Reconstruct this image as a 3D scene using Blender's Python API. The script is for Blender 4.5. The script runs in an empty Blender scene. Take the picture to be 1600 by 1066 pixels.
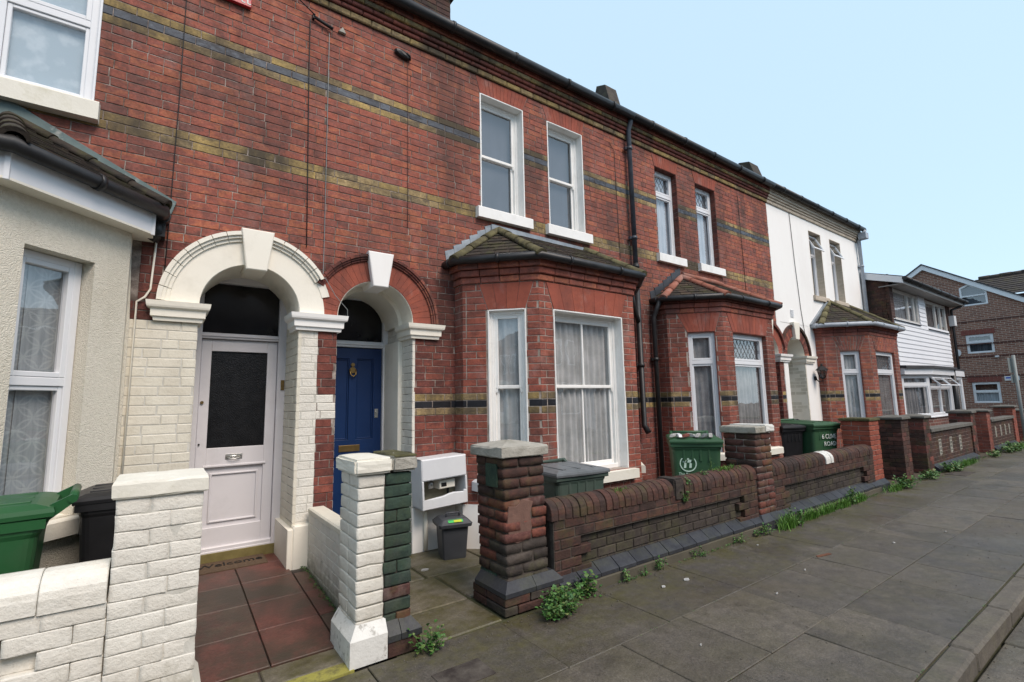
import bpy, bmesh, math, random
from mathutils import Vector, Matrix
random.seed(11)
R = math.radians
scene = bpy.context.scene
COL = scene.collection

# ---------------------------------------------------------------- camera
CAM_F, CAM_YAW, CAM_PIT, CAM_ROL = 754.85, R(35.92), R(7.17), R(-1.144)
fw = Vector((math.sin(CAM_YAW)*math.cos(CAM_PIT), math.cos(CAM_YAW)*math.cos(CAM_PIT), math.sin(CAM_PIT)))
r0 = Vector((math.cos(CAM_YAW), -math.sin(CAM_YAW), 0)); u0_ = r0.cross(fw)
cr = r0*math.cos(CAM_ROL)+u0_*math.sin(CAM_ROL); cu = -r0*math.sin(CAM_ROL)+u0_*math.cos(CAM_ROL)
CAM = Vector((0, 0, 1.5))
cam = bpy.data.cameras.new('camera'); camo = bpy.data.objects.new('camera', cam); COL.objects.link(camo)
cam.sensor_width = 36; cam.lens = CAM_F/1600*36; cam.clip_start = .05; cam.clip_end = 400
camo.matrix_world = Matrix(((cr.x, cu.x, -fw.x, CAM.x), (cr.y, cu.y, -fw.y, CAM.y), (cr.z, cu.z, -fw.z, CAM.z), (0, 0, 0, 1)))
scene.camera = camo
def project(p):
    v = Vector(p)-CAM; z = v.dot(fw)
    if z < .05: return None
    return 800+CAM_F*v.dot(cr)/z, 533-CAM_F*v.dot(cu)/z, z

# ---------------------------------------------------------------- light
SUN_EL, SUN_AZ = R(50), R(172)      # overcast: broad soft sun from the street side
w = bpy.data.worlds.new('World'); scene.world = w; w.use_nodes = True
nt = w.node_tree; nt.nodes.clear()
out = nt.nodes.new('ShaderNodeOutputWorld'); add = nt.nodes.new('ShaderNodeAddShader')
b1 = nt.nodes.new('ShaderNodeBackground'); b2 = nt.nodes.new('ShaderNodeBackground')
sky = nt.nodes.new('ShaderNodeTexSky'); sky.sky_type = 'NISHITA'; sky.sun_disc = False
sky.sun_elevation = SUN_EL; sky.sun_rotation = SUN_AZ; sky.air_density = 1.0; sky.dust_density = 1.0
b1.inputs['Strength'].default_value = .05
nt.links.new(sky.outputs[0], b1.inputs['Color'])
b2.inputs['Color'].default_value = (.605, .815, .98, 1); b2.inputs['Strength'].default_value = .92   # even cloud cover
nt.links.new(b1.outputs[0], add.inputs[0]); nt.links.new(b2.outputs[0], add.inputs[1]); nt.links.new(add.outputs[0], out.inputs[0])
sl = bpy.data.lights.new('sun', 'SUN'); sl.energy = 3.3; sl.angle = R(30); sl.color = (1, .855, .745)
so = bpy.data.objects.new('sun', sl); COL.objects.link(so)
sd = Vector((math.sin(R(8))*math.cos(SUN_EL), -math.cos(R(8))*math.cos(SUN_EL), math.sin(SUN_EL)))
so.rotation_euler = sd.to_track_quat('Z', 'Y').to_euler(); so.location = (0, -5, 12)
vs = scene.view_settings; vs.view_transform = 'Standard'; vs.look = 'None'; vs.exposure = 0.0; vs.gamma = 1; vs.use_curve_mapping = False
scene.render.engine = 'CYCLES'

# ---------------------------------------------------------------- materials
MATS = {}
def new_mat(name):
    m = bpy.data.materials.new(name); m.use_nodes = True; m.node_tree.nodes.clear(); MATS[name] = m
    return m, m.node_tree
class NB:
    def __init__(s, nt): s.nt = nt
    def n(s, t, **k):
        x = s.nt.nodes.new('ShaderNode'+t)
        for a, b in k.items(): setattr(x, a, b)
        return x
    def l(s, a, b): s.nt.links.new(a, b)
    def pos(s, sc=(1, 1, 1)):
        g = s.n('NewGeometry'); m = s.n('Mapping'); m.inputs['Scale'].default_value = sc; s.l(g.outputs['Position'], m.inputs['Vector']); return m.outputs[0]
    def noise(s, vec, scale, det=3, rough=.6):
        x = s.n('TexNoise'); x.inputs['Scale'].default_value = scale; x.inputs['Detail'].default_value = det; x.inputs['Roughness'].default_value = rough
        s.l(vec, x.inputs['Vector']); return x.outputs['Fac']
    def ramp(s, fac, stops):
        x = s.n('ValToRGB'); e = x.color_ramp.elements
        while len(e) < len(stops): e.new(.5)
        for i, (p, c) in enumerate(stops):
            e[i].position = p; e[i].color = tuple(c)+(1,) if hasattr(c, '__len__') else (c, c, c, 1)
        s.l(fac, x.inputs['Fac']); return x.outputs['Color']
    def mix(s, fac, a, b, mode='MIX'):
        x = s.n('MixRGB', blend_type=mode)
        for k, v in (('Fac', fac), ('Color1', a), ('Color2', b)):
            if hasattr(v, 'links'): s.l(v, x.inputs[k])
            elif hasattr(v, '__len__'): x.inputs[k].default_value = tuple(v)+(1,) if len(v) == 3 else v
            else: x.inputs[k].default_value = v if k == 'Fac' else (v, v, v, 1)
        return x.outputs[0]
    def math(s, op, a, b=0.):
        x = s.n('Math', operation=op)
        for i, v in enumerate((a, b)):
            if hasattr(v, 'links'): s.l(v, x.inputs[i])
            else: x.inputs[i].default_value = v
        return x.outputs[0]
    def rand(s):
        o = s.n('ObjectInfo'); g = s.n('NewGeometry')
        return s.math('FRACT', s.math('ADD', o.outputs['Random'], g.outputs['Random Per Island']))
    def out(s, col, rough=.8, bump=None, bstr=.5, bdist=.01, metal=0, spec=.5, coat=0):
        p = s.n('BsdfPrincipled'); o = s.n('OutputMaterial')
        if hasattr(col, 'links'): s.l(col, p.inputs['Base Color'])
        else: p.inputs['Base Color'].default_value = tuple(col)+(1,)
        if hasattr(rough, 'links'): s.l(rough, p.inputs['Roughness'])
        else: p.inputs['Roughness'].default_value = rough
        p.inputs['Metallic'].default_value = metal; p.inputs['Specular IOR Level'].default_value = spec
        if bump is not None:
            b = s.n('Bump'); b.inputs['Strength'].default_value = bstr; b.inputs['Distance'].default_value = bdist
            s.l(bump, b.inputs['Height']); s.l(b.outputs[0], p.inputs['Normal'])
        s.l(p.outputs[0], o.inputs[0]); return p

def brick_mat(name, cols, soot=(.02, .017, .015), soot_amt=.5, grime=.5, bump=.6, rough=.85, moss=0, pale=0, inner=1.5, streak=0., bdist=.004, slo=.5, foot=0.):
    """fired or painted brick: one tint per brick, fine grain, soot and lime that wander over the wall"""
    m, t = new_mat(name); b = NB(t)
    n = len(cols); P = b.pos(); vary = b.math('MULTIPLY', b.math('SUBTRACT', b.noise(b.pos((1, 1, 2.2)), 7, 4, .65), .5), inner)
    c = b.ramp(b.math('ADD', b.rand(), vary), [(i/(n-1)*.98+.01 if n > 1 else 0, k) for i, k in enumerate(cols)])
    fine = b.noise(P, 55, 4, .7); mid = b.noise(P, 9, 4, .65); big = b.noise(b.pos((1, 1, .45)), 1.3, 5, .65)
    c = b.mix(grime, c, b.ramp(fine, [(.25, .45), (.75, 1.25)]), 'MULTIPLY')
    c = b.mix(.55*min(1, grime*2), c, b.ramp(mid, [(.3, .55), (.62, 1.15)]), 'MULTIPLY')
    c = b.mix(b.math('MULTIPLY', b.ramp(big, [(slo, 0.), (slo+.2, 1.)]), min(1., soot_amt)), c, soot)
    if streak:
        st = b.math('MULTIPLY', b.ramp(b.noise(b.pos((1, 1, .12)), 4.5, 5, .7), [(.48, 0.), (.68, 1.)]), b.ramp(b.noise(P, .9, 3, .6), [(.42, 0.), (.62, 1.)]))
        c = b.mix(b.math('MULTIPLY', st, streak), c, soot)
    sp = b.noise(P, 26, 3, .6)
    c = b.mix(b.math('MULTIPLY', b.ramp(sp, [(.60, 0.), (.72, 1.)]), .35*soot_amt+.1), c, soot)
    if pale:
        pl = b.noise(b.pos((1, 1, .6)), 3.2, 5, .7)
        c = b.mix(b.math('MULTIPLY', b.ramp(pl, [(.56, 0.), (.76, 1.)]), pale), c, (.42, .33, .30))
    if foot:      # splash dirt and algae near the ground
        sz = b.n('SeparateXYZ'); b.l(P, sz.inputs[0])
        ft = b.ramp(b.math('ADD', b.math('MULTIPLY', sz.outputs[2], 1.6), b.math('MULTIPLY', b.noise(P, 14, 5, .7), .8)), [(.42, 1.), (.85, 0.)])
        c = b.mix(b.math('MULTIPLY', ft, foot), c, (.16, .14, .075))
    if moss:
        mo = b.noise(P, 4.5, 5, .7)
        c = b.mix(b.math('MULTIPLY', b.ramp(mo, [(.50, 0.), (.66, 1.)]), moss), c, (.07, .075, .02))
    b.out(c, rough, b.math('ADD', fine, b.math('MULTIPLY', mid, 1.5)), bump, bdist, spec=.3)
    return m
def plain(name, a, b_=None, scale=6, rough=.7, bump=0, bscale=60, spec=.4, metal=0, dirt=None, dirt_amt=0, dscale=2.5, stretch=(1, 1, 1), bdist=.004, dlo=.5, dhi=.75):
    m, t = new_mat(name); b = NB(t); P = b.pos(stretch)
    c = b.ramp(b.noise(P, scale, 4, .6), [(.3, a), (.7, b_ or a)])
    if dirt:
        c = b.mix(b.math('MULTIPLY', b.ramp(b.noise(P, dscale, 6, .7), [(dlo, 0.), (dhi, 1.)]), dirt_amt), c, dirt)
    b.out(c, rough, b.noise(b.pos(), bscale, 4, .65) if bump else None, bump, bdist, metal, spec)
    return m

brick_mat('red brick', [(.205, .084, .068), (.325, .100, .071), (.265, .100, .080), (.38, .113, .072), (.295, .098, .074), (.43, .145, .078), (.35, .102, .068)], soot_amt=.58, pale=.2, streak=.65, grime=.7, soot=(.055, .036, .031), slo=.47)
brick_mat('dark red brick', [(.13, .047, .038), (.18, .056, .043), (.22, .068, .05), (.16, .056, .048), (.26, .08, .056)], soot_amt=.65, pale=.08, streak=.7, grime=.7)
brick_mat('bay red brick', [(.275, .086, .062), (.35, .098, .064), (.30, .098, .074), (.21, .07, .052), (.38, .115, .075)], soot_amt=.45, pale=.3, streak=.5, grime=.7, soot=(.055, .036, .03), slo=.46)
brick_mat('rubbed red brick', [(.30, .080, .054), (.34, .092, .057), (.27, .080, .056)], soot_amt=.45, bump=.15, grime=.25, pale=.4, streak=.6, soot=(.07, .035, .03))
brick_mat('yellow stock brick', [(.38, .27, .11), (.50, .35, .13), (.28, .20, .10), (.44, .32, .16), (.20, .15, .09)], soot_amt=.95, grime=.8, streak=.95, soot=(.06, .048, .034), slo=.42)
brick_mat('blue black brick', [(.045, .052, .066), (.085, .098, .12), (.035, .038, .048), (.11, .125, .15), (.06, .07, .088)], soot_amt=.15, rough=.6, bump=.3)
brick_mat('dull black brick', [(.012, .012, .015), (.02, .021, .027), (.016, .017, .02)], soot_amt=.15, rough=.55, bump=.3)
brick_mat('brown garden brick', [(.082, .039, .030), (.058, .031, .026), (.105, .046, .034), (.074, .042, .035), (.045, .027, .023)], soot_amt=.65, moss=.35, bump=1)
brick_mat('weathered pier brick', [(.13, .048, .036), (.19, .062, .042), (.10, .04, .034), (.17, .075, .06), (.08, .033, .028)], soot_amt=.5, moss=.4, bump=1, pale=.35)
brick_mat('green painted brick', [(.036, .064, .048), (.045, .08, .058), (.03, .054, .042), (.04, .07, .052)], soot_amt=.4, moss=.2, bump=1, pale=.1)
brick_mat('grey garden brick', [(.05, .040, .034), (.065, .052, .045), (.04, .032, .028), (.08, .064, .054)], soot_amt=.6, moss=.3, bump=1)
brick_mat('orange red brick', [(.27, .07, .045), (.31, .085, .05), (.23, .06, .04), (.34, .10, .06)], soot_amt=.22, bump=.6)
brick_mat('plinth blue brick', [(.034, .036, .043), (.045, .047, .055), (.028, .029, .035)], soot_amt=.4, rough=.5, bump=.5, moss=.2)
brick_mat('white painted brick', [(.72, .685, .61), (.75, .72, .645), (.69, .655, .58)], soot=(.33, .29, .21), soot_amt=.34, grime=.12, bump=.65, rough=.55, bdist=.008, streak=.15, foot=.8)
brick_mat('cream painted brick', [(.70, .655, .55), (.73, .69, .58), (.67, .625, .52)], soot=(.33, .29, .21), soot_amt=.3, grime=.10, bump=.45, rough=.55, bdist=.006, streak=.2, foot=.6)
brick_mat('roof tile brown', [(.040, .031, .024), (.055, .041, .031), (.028, .024, .021), (.078, .052, .038)], soot_amt=.5, moss=.5, bump=1)
def paving_mat(name, cols, moss_at, moss_amt, speck=.5, rough=.6):
    m, t = new_mat(name); b = NB(t); P = b.pos(); n = len(cols)
    c = b.ramp(b.math('ADD', b.rand(), b.math('MULTIPLY', b.math('SUBTRACT', b.noise(P, 2.2, 5, .7), .5), 1.2)), [(i/(n-1)*.98+.01, k) for i, k in enumerate(cols)])
    g = b.noise(P, 70, 4, .75); c = b.mix(.8, c, b.ramp(g, [(.3, .5), (.7, 1.5)]), 'MULTIPLY')
    c = b.mix(.6, c, b.ramp(b.noise(P, 13, 5, .7), [(.3, .55), (.7, 1.4)]), 'MULTIPLY')
    v = b.n('TexVoronoi'); v.inputs['Scale'].default_value = 85; b.l(P, v.inputs['Vector'])
    sp = b.math('MULTIPLY', b.ramp(v.outputs['Distance'], [(.08, 1.), (.2, 0.)]), b.ramp(b.noise(P, 1.7, 3, .6), [(.50, 0.), (.62, 1.)]))
    c = b.mix(b.math('MULTIPLY', sp, speck), c, (.34, .31, .27))
    s = b.n('SeparateXYZ'); b.l(P, s.inputs[0]); edge = b.ramp(b.math('DIVIDE', s.outputs[1], 5.), [(moss_at[0]/5, 0.), (moss_at[1]/5, 1.)])
    mo = b.math('MULTIPLY', b.ramp(b.noise(P, 3.2, 6, .72), [(.40, 0.), (.62, 1.)]), b.math('ADD', b.math('MULTIPLY', edge, moss_amt), .28))
    c = b.mix(mo, c, b.ramp(b.noise(P, 18, 3), [(.3, (.055, .048, .020)), (.7, (.098, .088, .036))]))
    wet = b.noise(P, 1.1, 4, .6)
    b.out(c, b.ramp(wet, [(.35, .32), (.65, .75)]), b.math('ADD', g, b.noise(P, 200, 2)), .55, .004, spec=.4)
paving_mat('paving', [(.078, .067, .055), (.098, .084, .068), (.068, .059, .050), (.118, .101, .081), (.086, .075, .063)], (2.1, 3.0), .85)
brick_mat('kerb stone', [(.12, .105, .085), (.14, .122, .10), (.10, .09, .075)], soot=(.04, .036, .03), soot_amt=.45, grime=.6, bump=.8, rough=.75, moss=.2)
brick_mat('red quarry tile', [(.15, .056, .044), (.17, .062, .048), (.12, .05, .04), (.10, .068, .048)], soot=(.048, .038, .027), soot_amt=.95, grime=.7, bump=.5, rough=.45, slo=.40)
paving_mat('garden concrete', [(.13, .115, .085), (.15, .13, .095), (.11, .1, .075)], (1.0, 1.2), .8, .3, .8)
MATS['rail'] = None
plain('mortar', (.085, .06, .05), (.50, .43, .38), 13, .95, .8, 120, dirt=(.075, .055, .045), dirt_amt=.75, dscale=3, dlo=.42, dhi=.6)
plain('bay mortar', (.22, .175, .145), (.46, .40, .35), 9, .95, .8, 120)
plain('dark mortar', (.028, .02, .017), (.10, .085, .07), 9, .95, .8, 120)
plain('white mortar', (.46, .44, .38), (.62, .60, .54), 14, .8, .6, 90, dirt=(.2, .18, .13), dirt_amt=.45, dscale=5, dlo=.58)
plain('cream stucco', (.80, .76, .66), (.84, .80, .70), 3, .6, .25, 40, dirt=(.40, .37, .29), dirt_amt=.3, dscale=2)
plain('white stucco', (.84, .82, .79), (.87, .86, .83), 1.5, .75, .15, 60, dirt=(.6, .55, .5), dirt_amt=.3, dscale=1.2, stretch=(1, 1, .35))
plain('cornice cream', (.42, .36, .28), (.55, .47, .38), 5, .8, .3, 60, dirt=(.17, .13, .10), dirt_amt=.6, dscale=3, stretch=(1, 1, 3))
plain('sill stone', (.72, .69, .60), (.78, .75, .66), 8, .7, .5, 50, dirt=(.33, .30, .14), dirt_amt=.5, dscale=4)
plain('white gloss paint', (.82, .81, .78), (.86, .85, .82), 8, .35, .1, 60, dirt=(.42, .39, .33), dirt_amt=.25, dscale=6)
plain('upvc', (.70, .71, .73), (.74, .75, .77), 3, .3)
plain('upvc shade', (.50, .48, .45), (.58, .56, .53), 3, .5)
plain('door white', (.60, .585, .605), (.64, .625, .645), 3, .35, dirt=(.36, .35, .35), dirt_amt=.3)
plain('door blue', (.004, .022, .085), (.006, .027, .10), 4, .38, .1, 80)
plain('brass', (.22, .15, .06), (.3, .2, .08), 20, .4, metal=.9)
plain('steel', (.5, .5, .48), (.6, .6, .58), 20, .3, metal=.9)
plain('black gutter', (.012, .012, .013), (.024, .024, .026), 8, .45, .2, 40, dirt=(.05, .05, .045), dirt_amt=.5, dscale=3)
plain('grey pipe', (.30, .33, .37), (.38, .41, .45), 8, .45)
plain('slate pipe', (.03, .035, .045), (.07, .08, .10), 6, .4)
plain('lead', (.22, .25, .28), (.36, .39, .42), 7, .45, .4, 25, metal=.3, dirt=(.11, .13, .14), dirt_amt=.6)
plain('dark lead', (.03, .035, .042), (.055, .06, .07), 7, .5, .3, 25)
plain('felt', (.10, .14, .14), (.15, .2, .195), 9, .8, .5, 60, dirt=(.5, .48, .44), dirt_amt=.5, dscale=5, dlo=.62, dhi=.7)
plain('ridge tile moss', (.07, .06, .035), (.17, .15, .07), 8, .95, 1, 30, dirt=(.04, .033, .026), dirt_amt=.8, dscale=5, bdist=.01)
plain('ridge tile red', (.24, .085, .055), (.32, .12, .08), 8, .85, .5, 40, dirt=(.5, .48, .45), dirt_amt=.3)
plain('far glass', (.03, .035, .04), None, 3, .1)
plain('roof slate', (.03, .03, .035), (.06, .06, .065), 3, .7, .5, 20)
plain('cap stone', (.30, .285, .245), (.42, .40, .35), 12, .9, 1, 40, dirt=(.07, .065, .03), dirt_amt=.85, dscale=6, bdist=.008)
plain('cap concrete dark', (.10, .095, .085), (.15, .14, .125), 12, .9, .8, 40, dirt=(.05, .052, .025), dirt_amt=.7, dscale=5)
plain('cap moss', (.055, .055, .022), (.12, .11, .05), 16, 1, 1, 50, dirt=(.02, .018, .015), dirt_amt=.8, dscale=7, bdist=.01)
plain('white patch paint', (.62, .61, .57), (.7, .69, .65), 18, .7, .7, 50, dirt=(.12, .10, .07), dirt_amt=.6, dscale=14, dlo=.55, dhi=.65)
plain('concrete', (.07, .062, .045), (.10, .088, .064), 6, .9, .7, 50, dirt=(.045, .045, .018), dirt_amt=.9, dscale=3)
plain('moss bed', (.045, .048, .018), (.075, .07, .035), 9, 1, .8, 60, dirt=(.028, .024, .018), dirt_amt=.8, dscale=2)
plain('asphalt', (.04, .038, .036), (.065, .062, .058), 60, .85, 1, 150, dirt=(.09, .085, .07), dirt_amt=.4)
plain('soil', (.05, .04, .028), (.08, .065, .045), 8, 1, .8, 40, dirt=(.035, .045, .015), dirt_amt=.7)
plain('bin green', (.012, .075, .022), (.016, .09, .028), 3, .42, .08, 60, dirt=(.05, .08, .045), dirt_amt=.35)
plain('bin green dull', (.028, .082, .038), (.036, .10, .047), 3, .5, .08, 60, dirt=(.05, .065, .045), dirt_amt=.45)
plain('bin faded', (.045, .070, .055), (.06, .088, .07), 3, .5, dirt=(.09, .095, .085), dirt_amt=.5)
plain('cement patch', (.12, .068, .054), (.19, .105, .08), 14, .95, .8, 60, dirt=(.10, .055, .045), dirt_amt=.6, dscale=7)
plain('bin black', (.008, .008, .009), (.014, .014, .016), 5, .45)
plain('bin grey', (.045, .048, .055), (.06, .063, .07), 5, .5)
plain('lid grey', (.10, .11, .115), (.16, .17, .18), 8, .4)
plain('label green', (.05, .5, .12), (.12, .6, .15), 20, .5)
plain('label yellow', (.55, .62, .05), None, 20, .5)
plain('paint white flat', (.62, .64, .6), (.7, .72, .68), 20, .8)
plain('pale print', (.45, .6, .5), (.55, .7, .6), 30, .8)
plain('meter box', (.62, .63, .65), (.68, .69, .70), 4, .45, dirt=(.4, .38, .34), dirt_amt=.35)
plain('meter inside', (.18, .17, .12), (.28, .26, .19), 5, .8)
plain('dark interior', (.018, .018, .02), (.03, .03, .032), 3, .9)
plain('room', (.10, .10, .10), (.15, .15, .15), 2, .9)
plain('paper', (.30, .295, .28), (.42, .41, .40), 30, .8)
plain('mat', (.085, .055, .035), (.12, .08, .05), 40, 1, 1, 200)
plain('mat yellow', (.13, .105, .035), (.20, .165, .06), 12, .8, .5, 60)
plain('black', (.006, .006, .007), None, 5, .6)
plain('threshold yellow', (.24, .22, .045), (.42, .38, .09), 7, .85, .8, 50, dirt=(.06, .055, .03), dirt_amt=.95, dscale=7, dlo=.42, dhi=.6)
plain('red plate', (.42, .02, .035), (.46, .03, .045), 4, .35)
plain('pole grey', (.18, .2, .2), (.24, .26, .26), 5, .5, dirt=(.12, .16, .12), dirt_amt=.4)
plain('clapboard', (.74, .75, .78), (.78, .79, .82), 2, .4)
plain('soffit grey', (.20, .19, .185), (.26, .25, .24), 3, .6)
plain('dead leaf', (.10, .035, .02), (.14, .06, .03), 10, .8)
plain('blue print', (.05, .1, .45), None, 5, .6)
plain('far tile', (.028, .022, .02), (.05, .038, .034), 9, .85, .6, 20, dirt=(.10, .085, .02), dirt_amt=.5)
plain('far lintel', (.16, .05, .04), (.2, .065, .05), 9, .85)
plain('string course', (.06, .03, .028), (.10, .045, .038), 12, .9)
plain('stem', (.05, .09, .02), None, 9, .7)
def curtain_mat(name, a, b_, s):
    m, t = new_mat(name); b = NB(t); P = b.pos()
    c = b.ramp(b.noise(P, s, 5, .6), [(.35, a), (.65, b_)])
    c = b.mix(.4, c, b.ramp(b.noise(b.pos((1, 1, .06)), 22, 3), [(.3, .5), (.7, 1.)]), 'MULTIPLY')
    b.out(c, .95)
curtain_mat('net curtain', (.44, .45, .44), (.60, .61, .60), 5)
curtain_mat('grey curtain', (.26, .26, .26), (.40, .395, .39), 6)
curtain_mat('blind grey', (.075, .087, .102), (.10, .113, .132), 2)
curtain_mat('pale blind', (.42, .47, .51), (.55, .59, .62), 2)
def lace_mat(name, ring):
    m, t = new_mat(name); b = NB(t)
    if ring:
        g = b.n('NewGeometry'); sp_ = b.n('SeparateXYZ'); b.l(g.outputs['Position'], sp_.inputs[0]); wv = b.math('MULTIPLY', b.math('SUBTRACT', b.noise(b.pos(), 4, 2), .5), .25)
        u_ = b.math('ADD', b.math('MULTIPLY', sp_.outputs[0], 7.5), wv); z_ = b.math('ADD', b.math('MULTIPLY', sp_.outputs[2], 6.5), wv); ln = None
        for o_ in (0., .5):     # overlapping woven rings
            fx = b.math('SUBTRACT', b.math('FRACT', b.math('ADD', u_, o_)), .5); fz = b.math('SUBTRACT', b.math('FRACT', b.math('ADD', z_, o_)), .5)
            d_ = b.math('ABSOLUTE', b.math('SUBTRACT', b.math('SQRT', b.math('ADD', b.math('MULTIPLY', fx, fx), b.math('MULTIPLY', fz, fz))), .46))
            ln = d_ if ln is None else b.math('MINIMUM', ln, d_)
        c = b.mix(b.math('MULTIPLY', b.ramp(ln, [(.010, 1.), (.05, 0.)]), .30), b.ramp(b.noise(b.pos((6, 6, .5)), 5, 3), [(.35, (.27, .30, .31)), (.65, (.40, .43, .43))]), (.60, .63, .61))
    else:
        c = b.ramp(b.noise(b.pos(), 9, 3, .5), [(.48, (.37, .45, .49)), (.66, (.50, .57, .60))])
    b.out(c, .95)
lace_mat('lace rings', True); lace_mat('lace flowers', False)
def glass_mat(name, tint=.85, refl=1.0, rough=.01):
    m, t = new_mat(name); b = NB(t)
    tr = b.n('BsdfTransparent'); tr.inputs[0].default_value = (tint, tint, tint*1.01, 1)
    gl = b.n('BsdfGlossy'); gl.inputs['Roughness'].default_value = rough; gl.inputs['Color'].default_value = (1, 1, 1, 1)
    bp = b.n('Bump'); bp.inputs['Strength'].default_value = .06; bp.inputs['Distance'].default_value = .02; b.l(b.noise(b.pos(), 3, 2), bp.inputs['Height']); b.l(bp.outputs[0], gl.inputs['Normal'])
    lw = b.n('LayerWeight'); lw.inputs['Blend'].default_value = .5; f = b.math('ADD', b.math('MULTIPLY', b.math('POWER', lw.outputs['Facing'], 4.), .85), .09)   # thin sheet: same from both sides
    mx = b.n('MixShader'); o = b.n('OutputMaterial'); b.l(b.math('MINIMUM', b.math('MULTIPLY', f, refl), 1.), mx.inputs[0])
    b.l(tr.outputs[0], mx.inputs[1]); b.l(gl.outputs[0], mx.inputs[2]); b.l(mx.outputs[0], o.inputs[0])
glass_mat('glass', .97, 1.6); glass_mat('dim glass', .6, 1.0); plain('dark glass', (.008, .008, .009), (.016, .016, .017), 3, .12, spec=.35)
m, t = new_mat('frosted dark glass'); b = NB(t)
vv = b.n('TexVoronoi'); vv.inputs['Scale'].default_value = 110; b.l(b.pos(), vv.inputs['Vector'])
b.out(b.ramp(b.noise(b.pos(), 9, 5, .7), [(.4, (.004, .004, .005)), (.7, (.012, .0125, .014))]), .32, vv.outputs['Distance'], .55, .0035, spec=.3)
m, t = new_mat('roughcast'); b = NB(t)
vv = b.n('TexVoronoi'); vv.inputs['Scale'].default_value = 135; vv.inputs['Randomness'].default_value = 1; b.l(b.pos(), vv.inputs['Vector'])
nz = b.noise(b.pos(), 45, 5, .7)
b.out(b.mix(b.math('MULTIPLY', b.ramp(b.noise(b.pos((1, 1, .5)), 1.6, 6, .7), [(.5, 0.), (.75, 1.)]), .4), b.ramp(nz, [(.3, (.63, .59, .49)), (.7, (.75, .705, .60))]), (.40, .36, .27)), .85,
      b.math('SUBTRACT', nz, b.math('MULTIPLY', vv.outputs['Distance'], .8)), .75, .008)
def leaf_mat(name, cols):
    m, t = new_mat(name); b = NB(t)
    c = b.ramp(b.rand(), [(i/(len(cols)-1), k) for i, k in enumerate(cols)])
    p = b.out(c, .55); p.inputs['Subsurface Weight'].default_value = 0
leaf_mat('weed leaf', [(.025, .085, .012), (.045, .13, .018), (.065, .17, .03), (.035, .10, .03), (.10, .20, .045), (.14, .17, .05), (.05, .14, .02)])
leaf_mat('grass blade', [(.05, .13, .012), (.08, .19, .02), (.11, .24, .03)])
def far_brick(name, axis, c1, c2, mort, sc=1.0, width=.225, h=.075):
    m, t = new_mat(name); b = NB(t); g = b.n('NewGeometry'); s = b.n('SeparateXYZ'); c = b.n('CombineXYZ'); b.l(g.outputs['Position'], s.inputs[0])
    b.l(s.outputs[axis], c.inputs[0]); b.l(s.outputs[2], c.inputs[1])
    t_ = b.n('TexBrick'); t_.inputs['Scale'].default_value = 1; t_.inputs['Brick Width'].default_value = width; t_.inputs['Row Height'].default_value = h
    t_.inputs['Mortar Size'].default_value = .009; t_.inputs['Color1'].default_value = tuple(c1)+(1,); t_.inputs['Color2'].default_value = tuple(c2)+(1,); t_.inputs['Mortar'].default_value = tuple(mort)+(1,)
    t_.inputs['Mortar Smooth'].default_value = .2; t_.inputs['Bias'].default_value = 0
    b.l(c.outputs[0], t_.inputs['Vector'])
    col = b.mix(.5, t_.outputs[0], b.ramp(b.noise(b.pos(), 5, 5, .8), [(.3, .5), (.7, 1.3)]), 'MULTIPLY')
    b.out(col, .9, t_.outputs['Fac'], -.5, .006)
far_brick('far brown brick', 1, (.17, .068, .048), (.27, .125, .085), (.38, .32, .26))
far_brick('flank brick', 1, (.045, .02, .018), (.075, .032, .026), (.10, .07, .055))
far_brick('porch brick', 0, (.12, .045, .036), (.17, .065, .05), (.25, .21, .18))
del MATS['rail']

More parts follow.
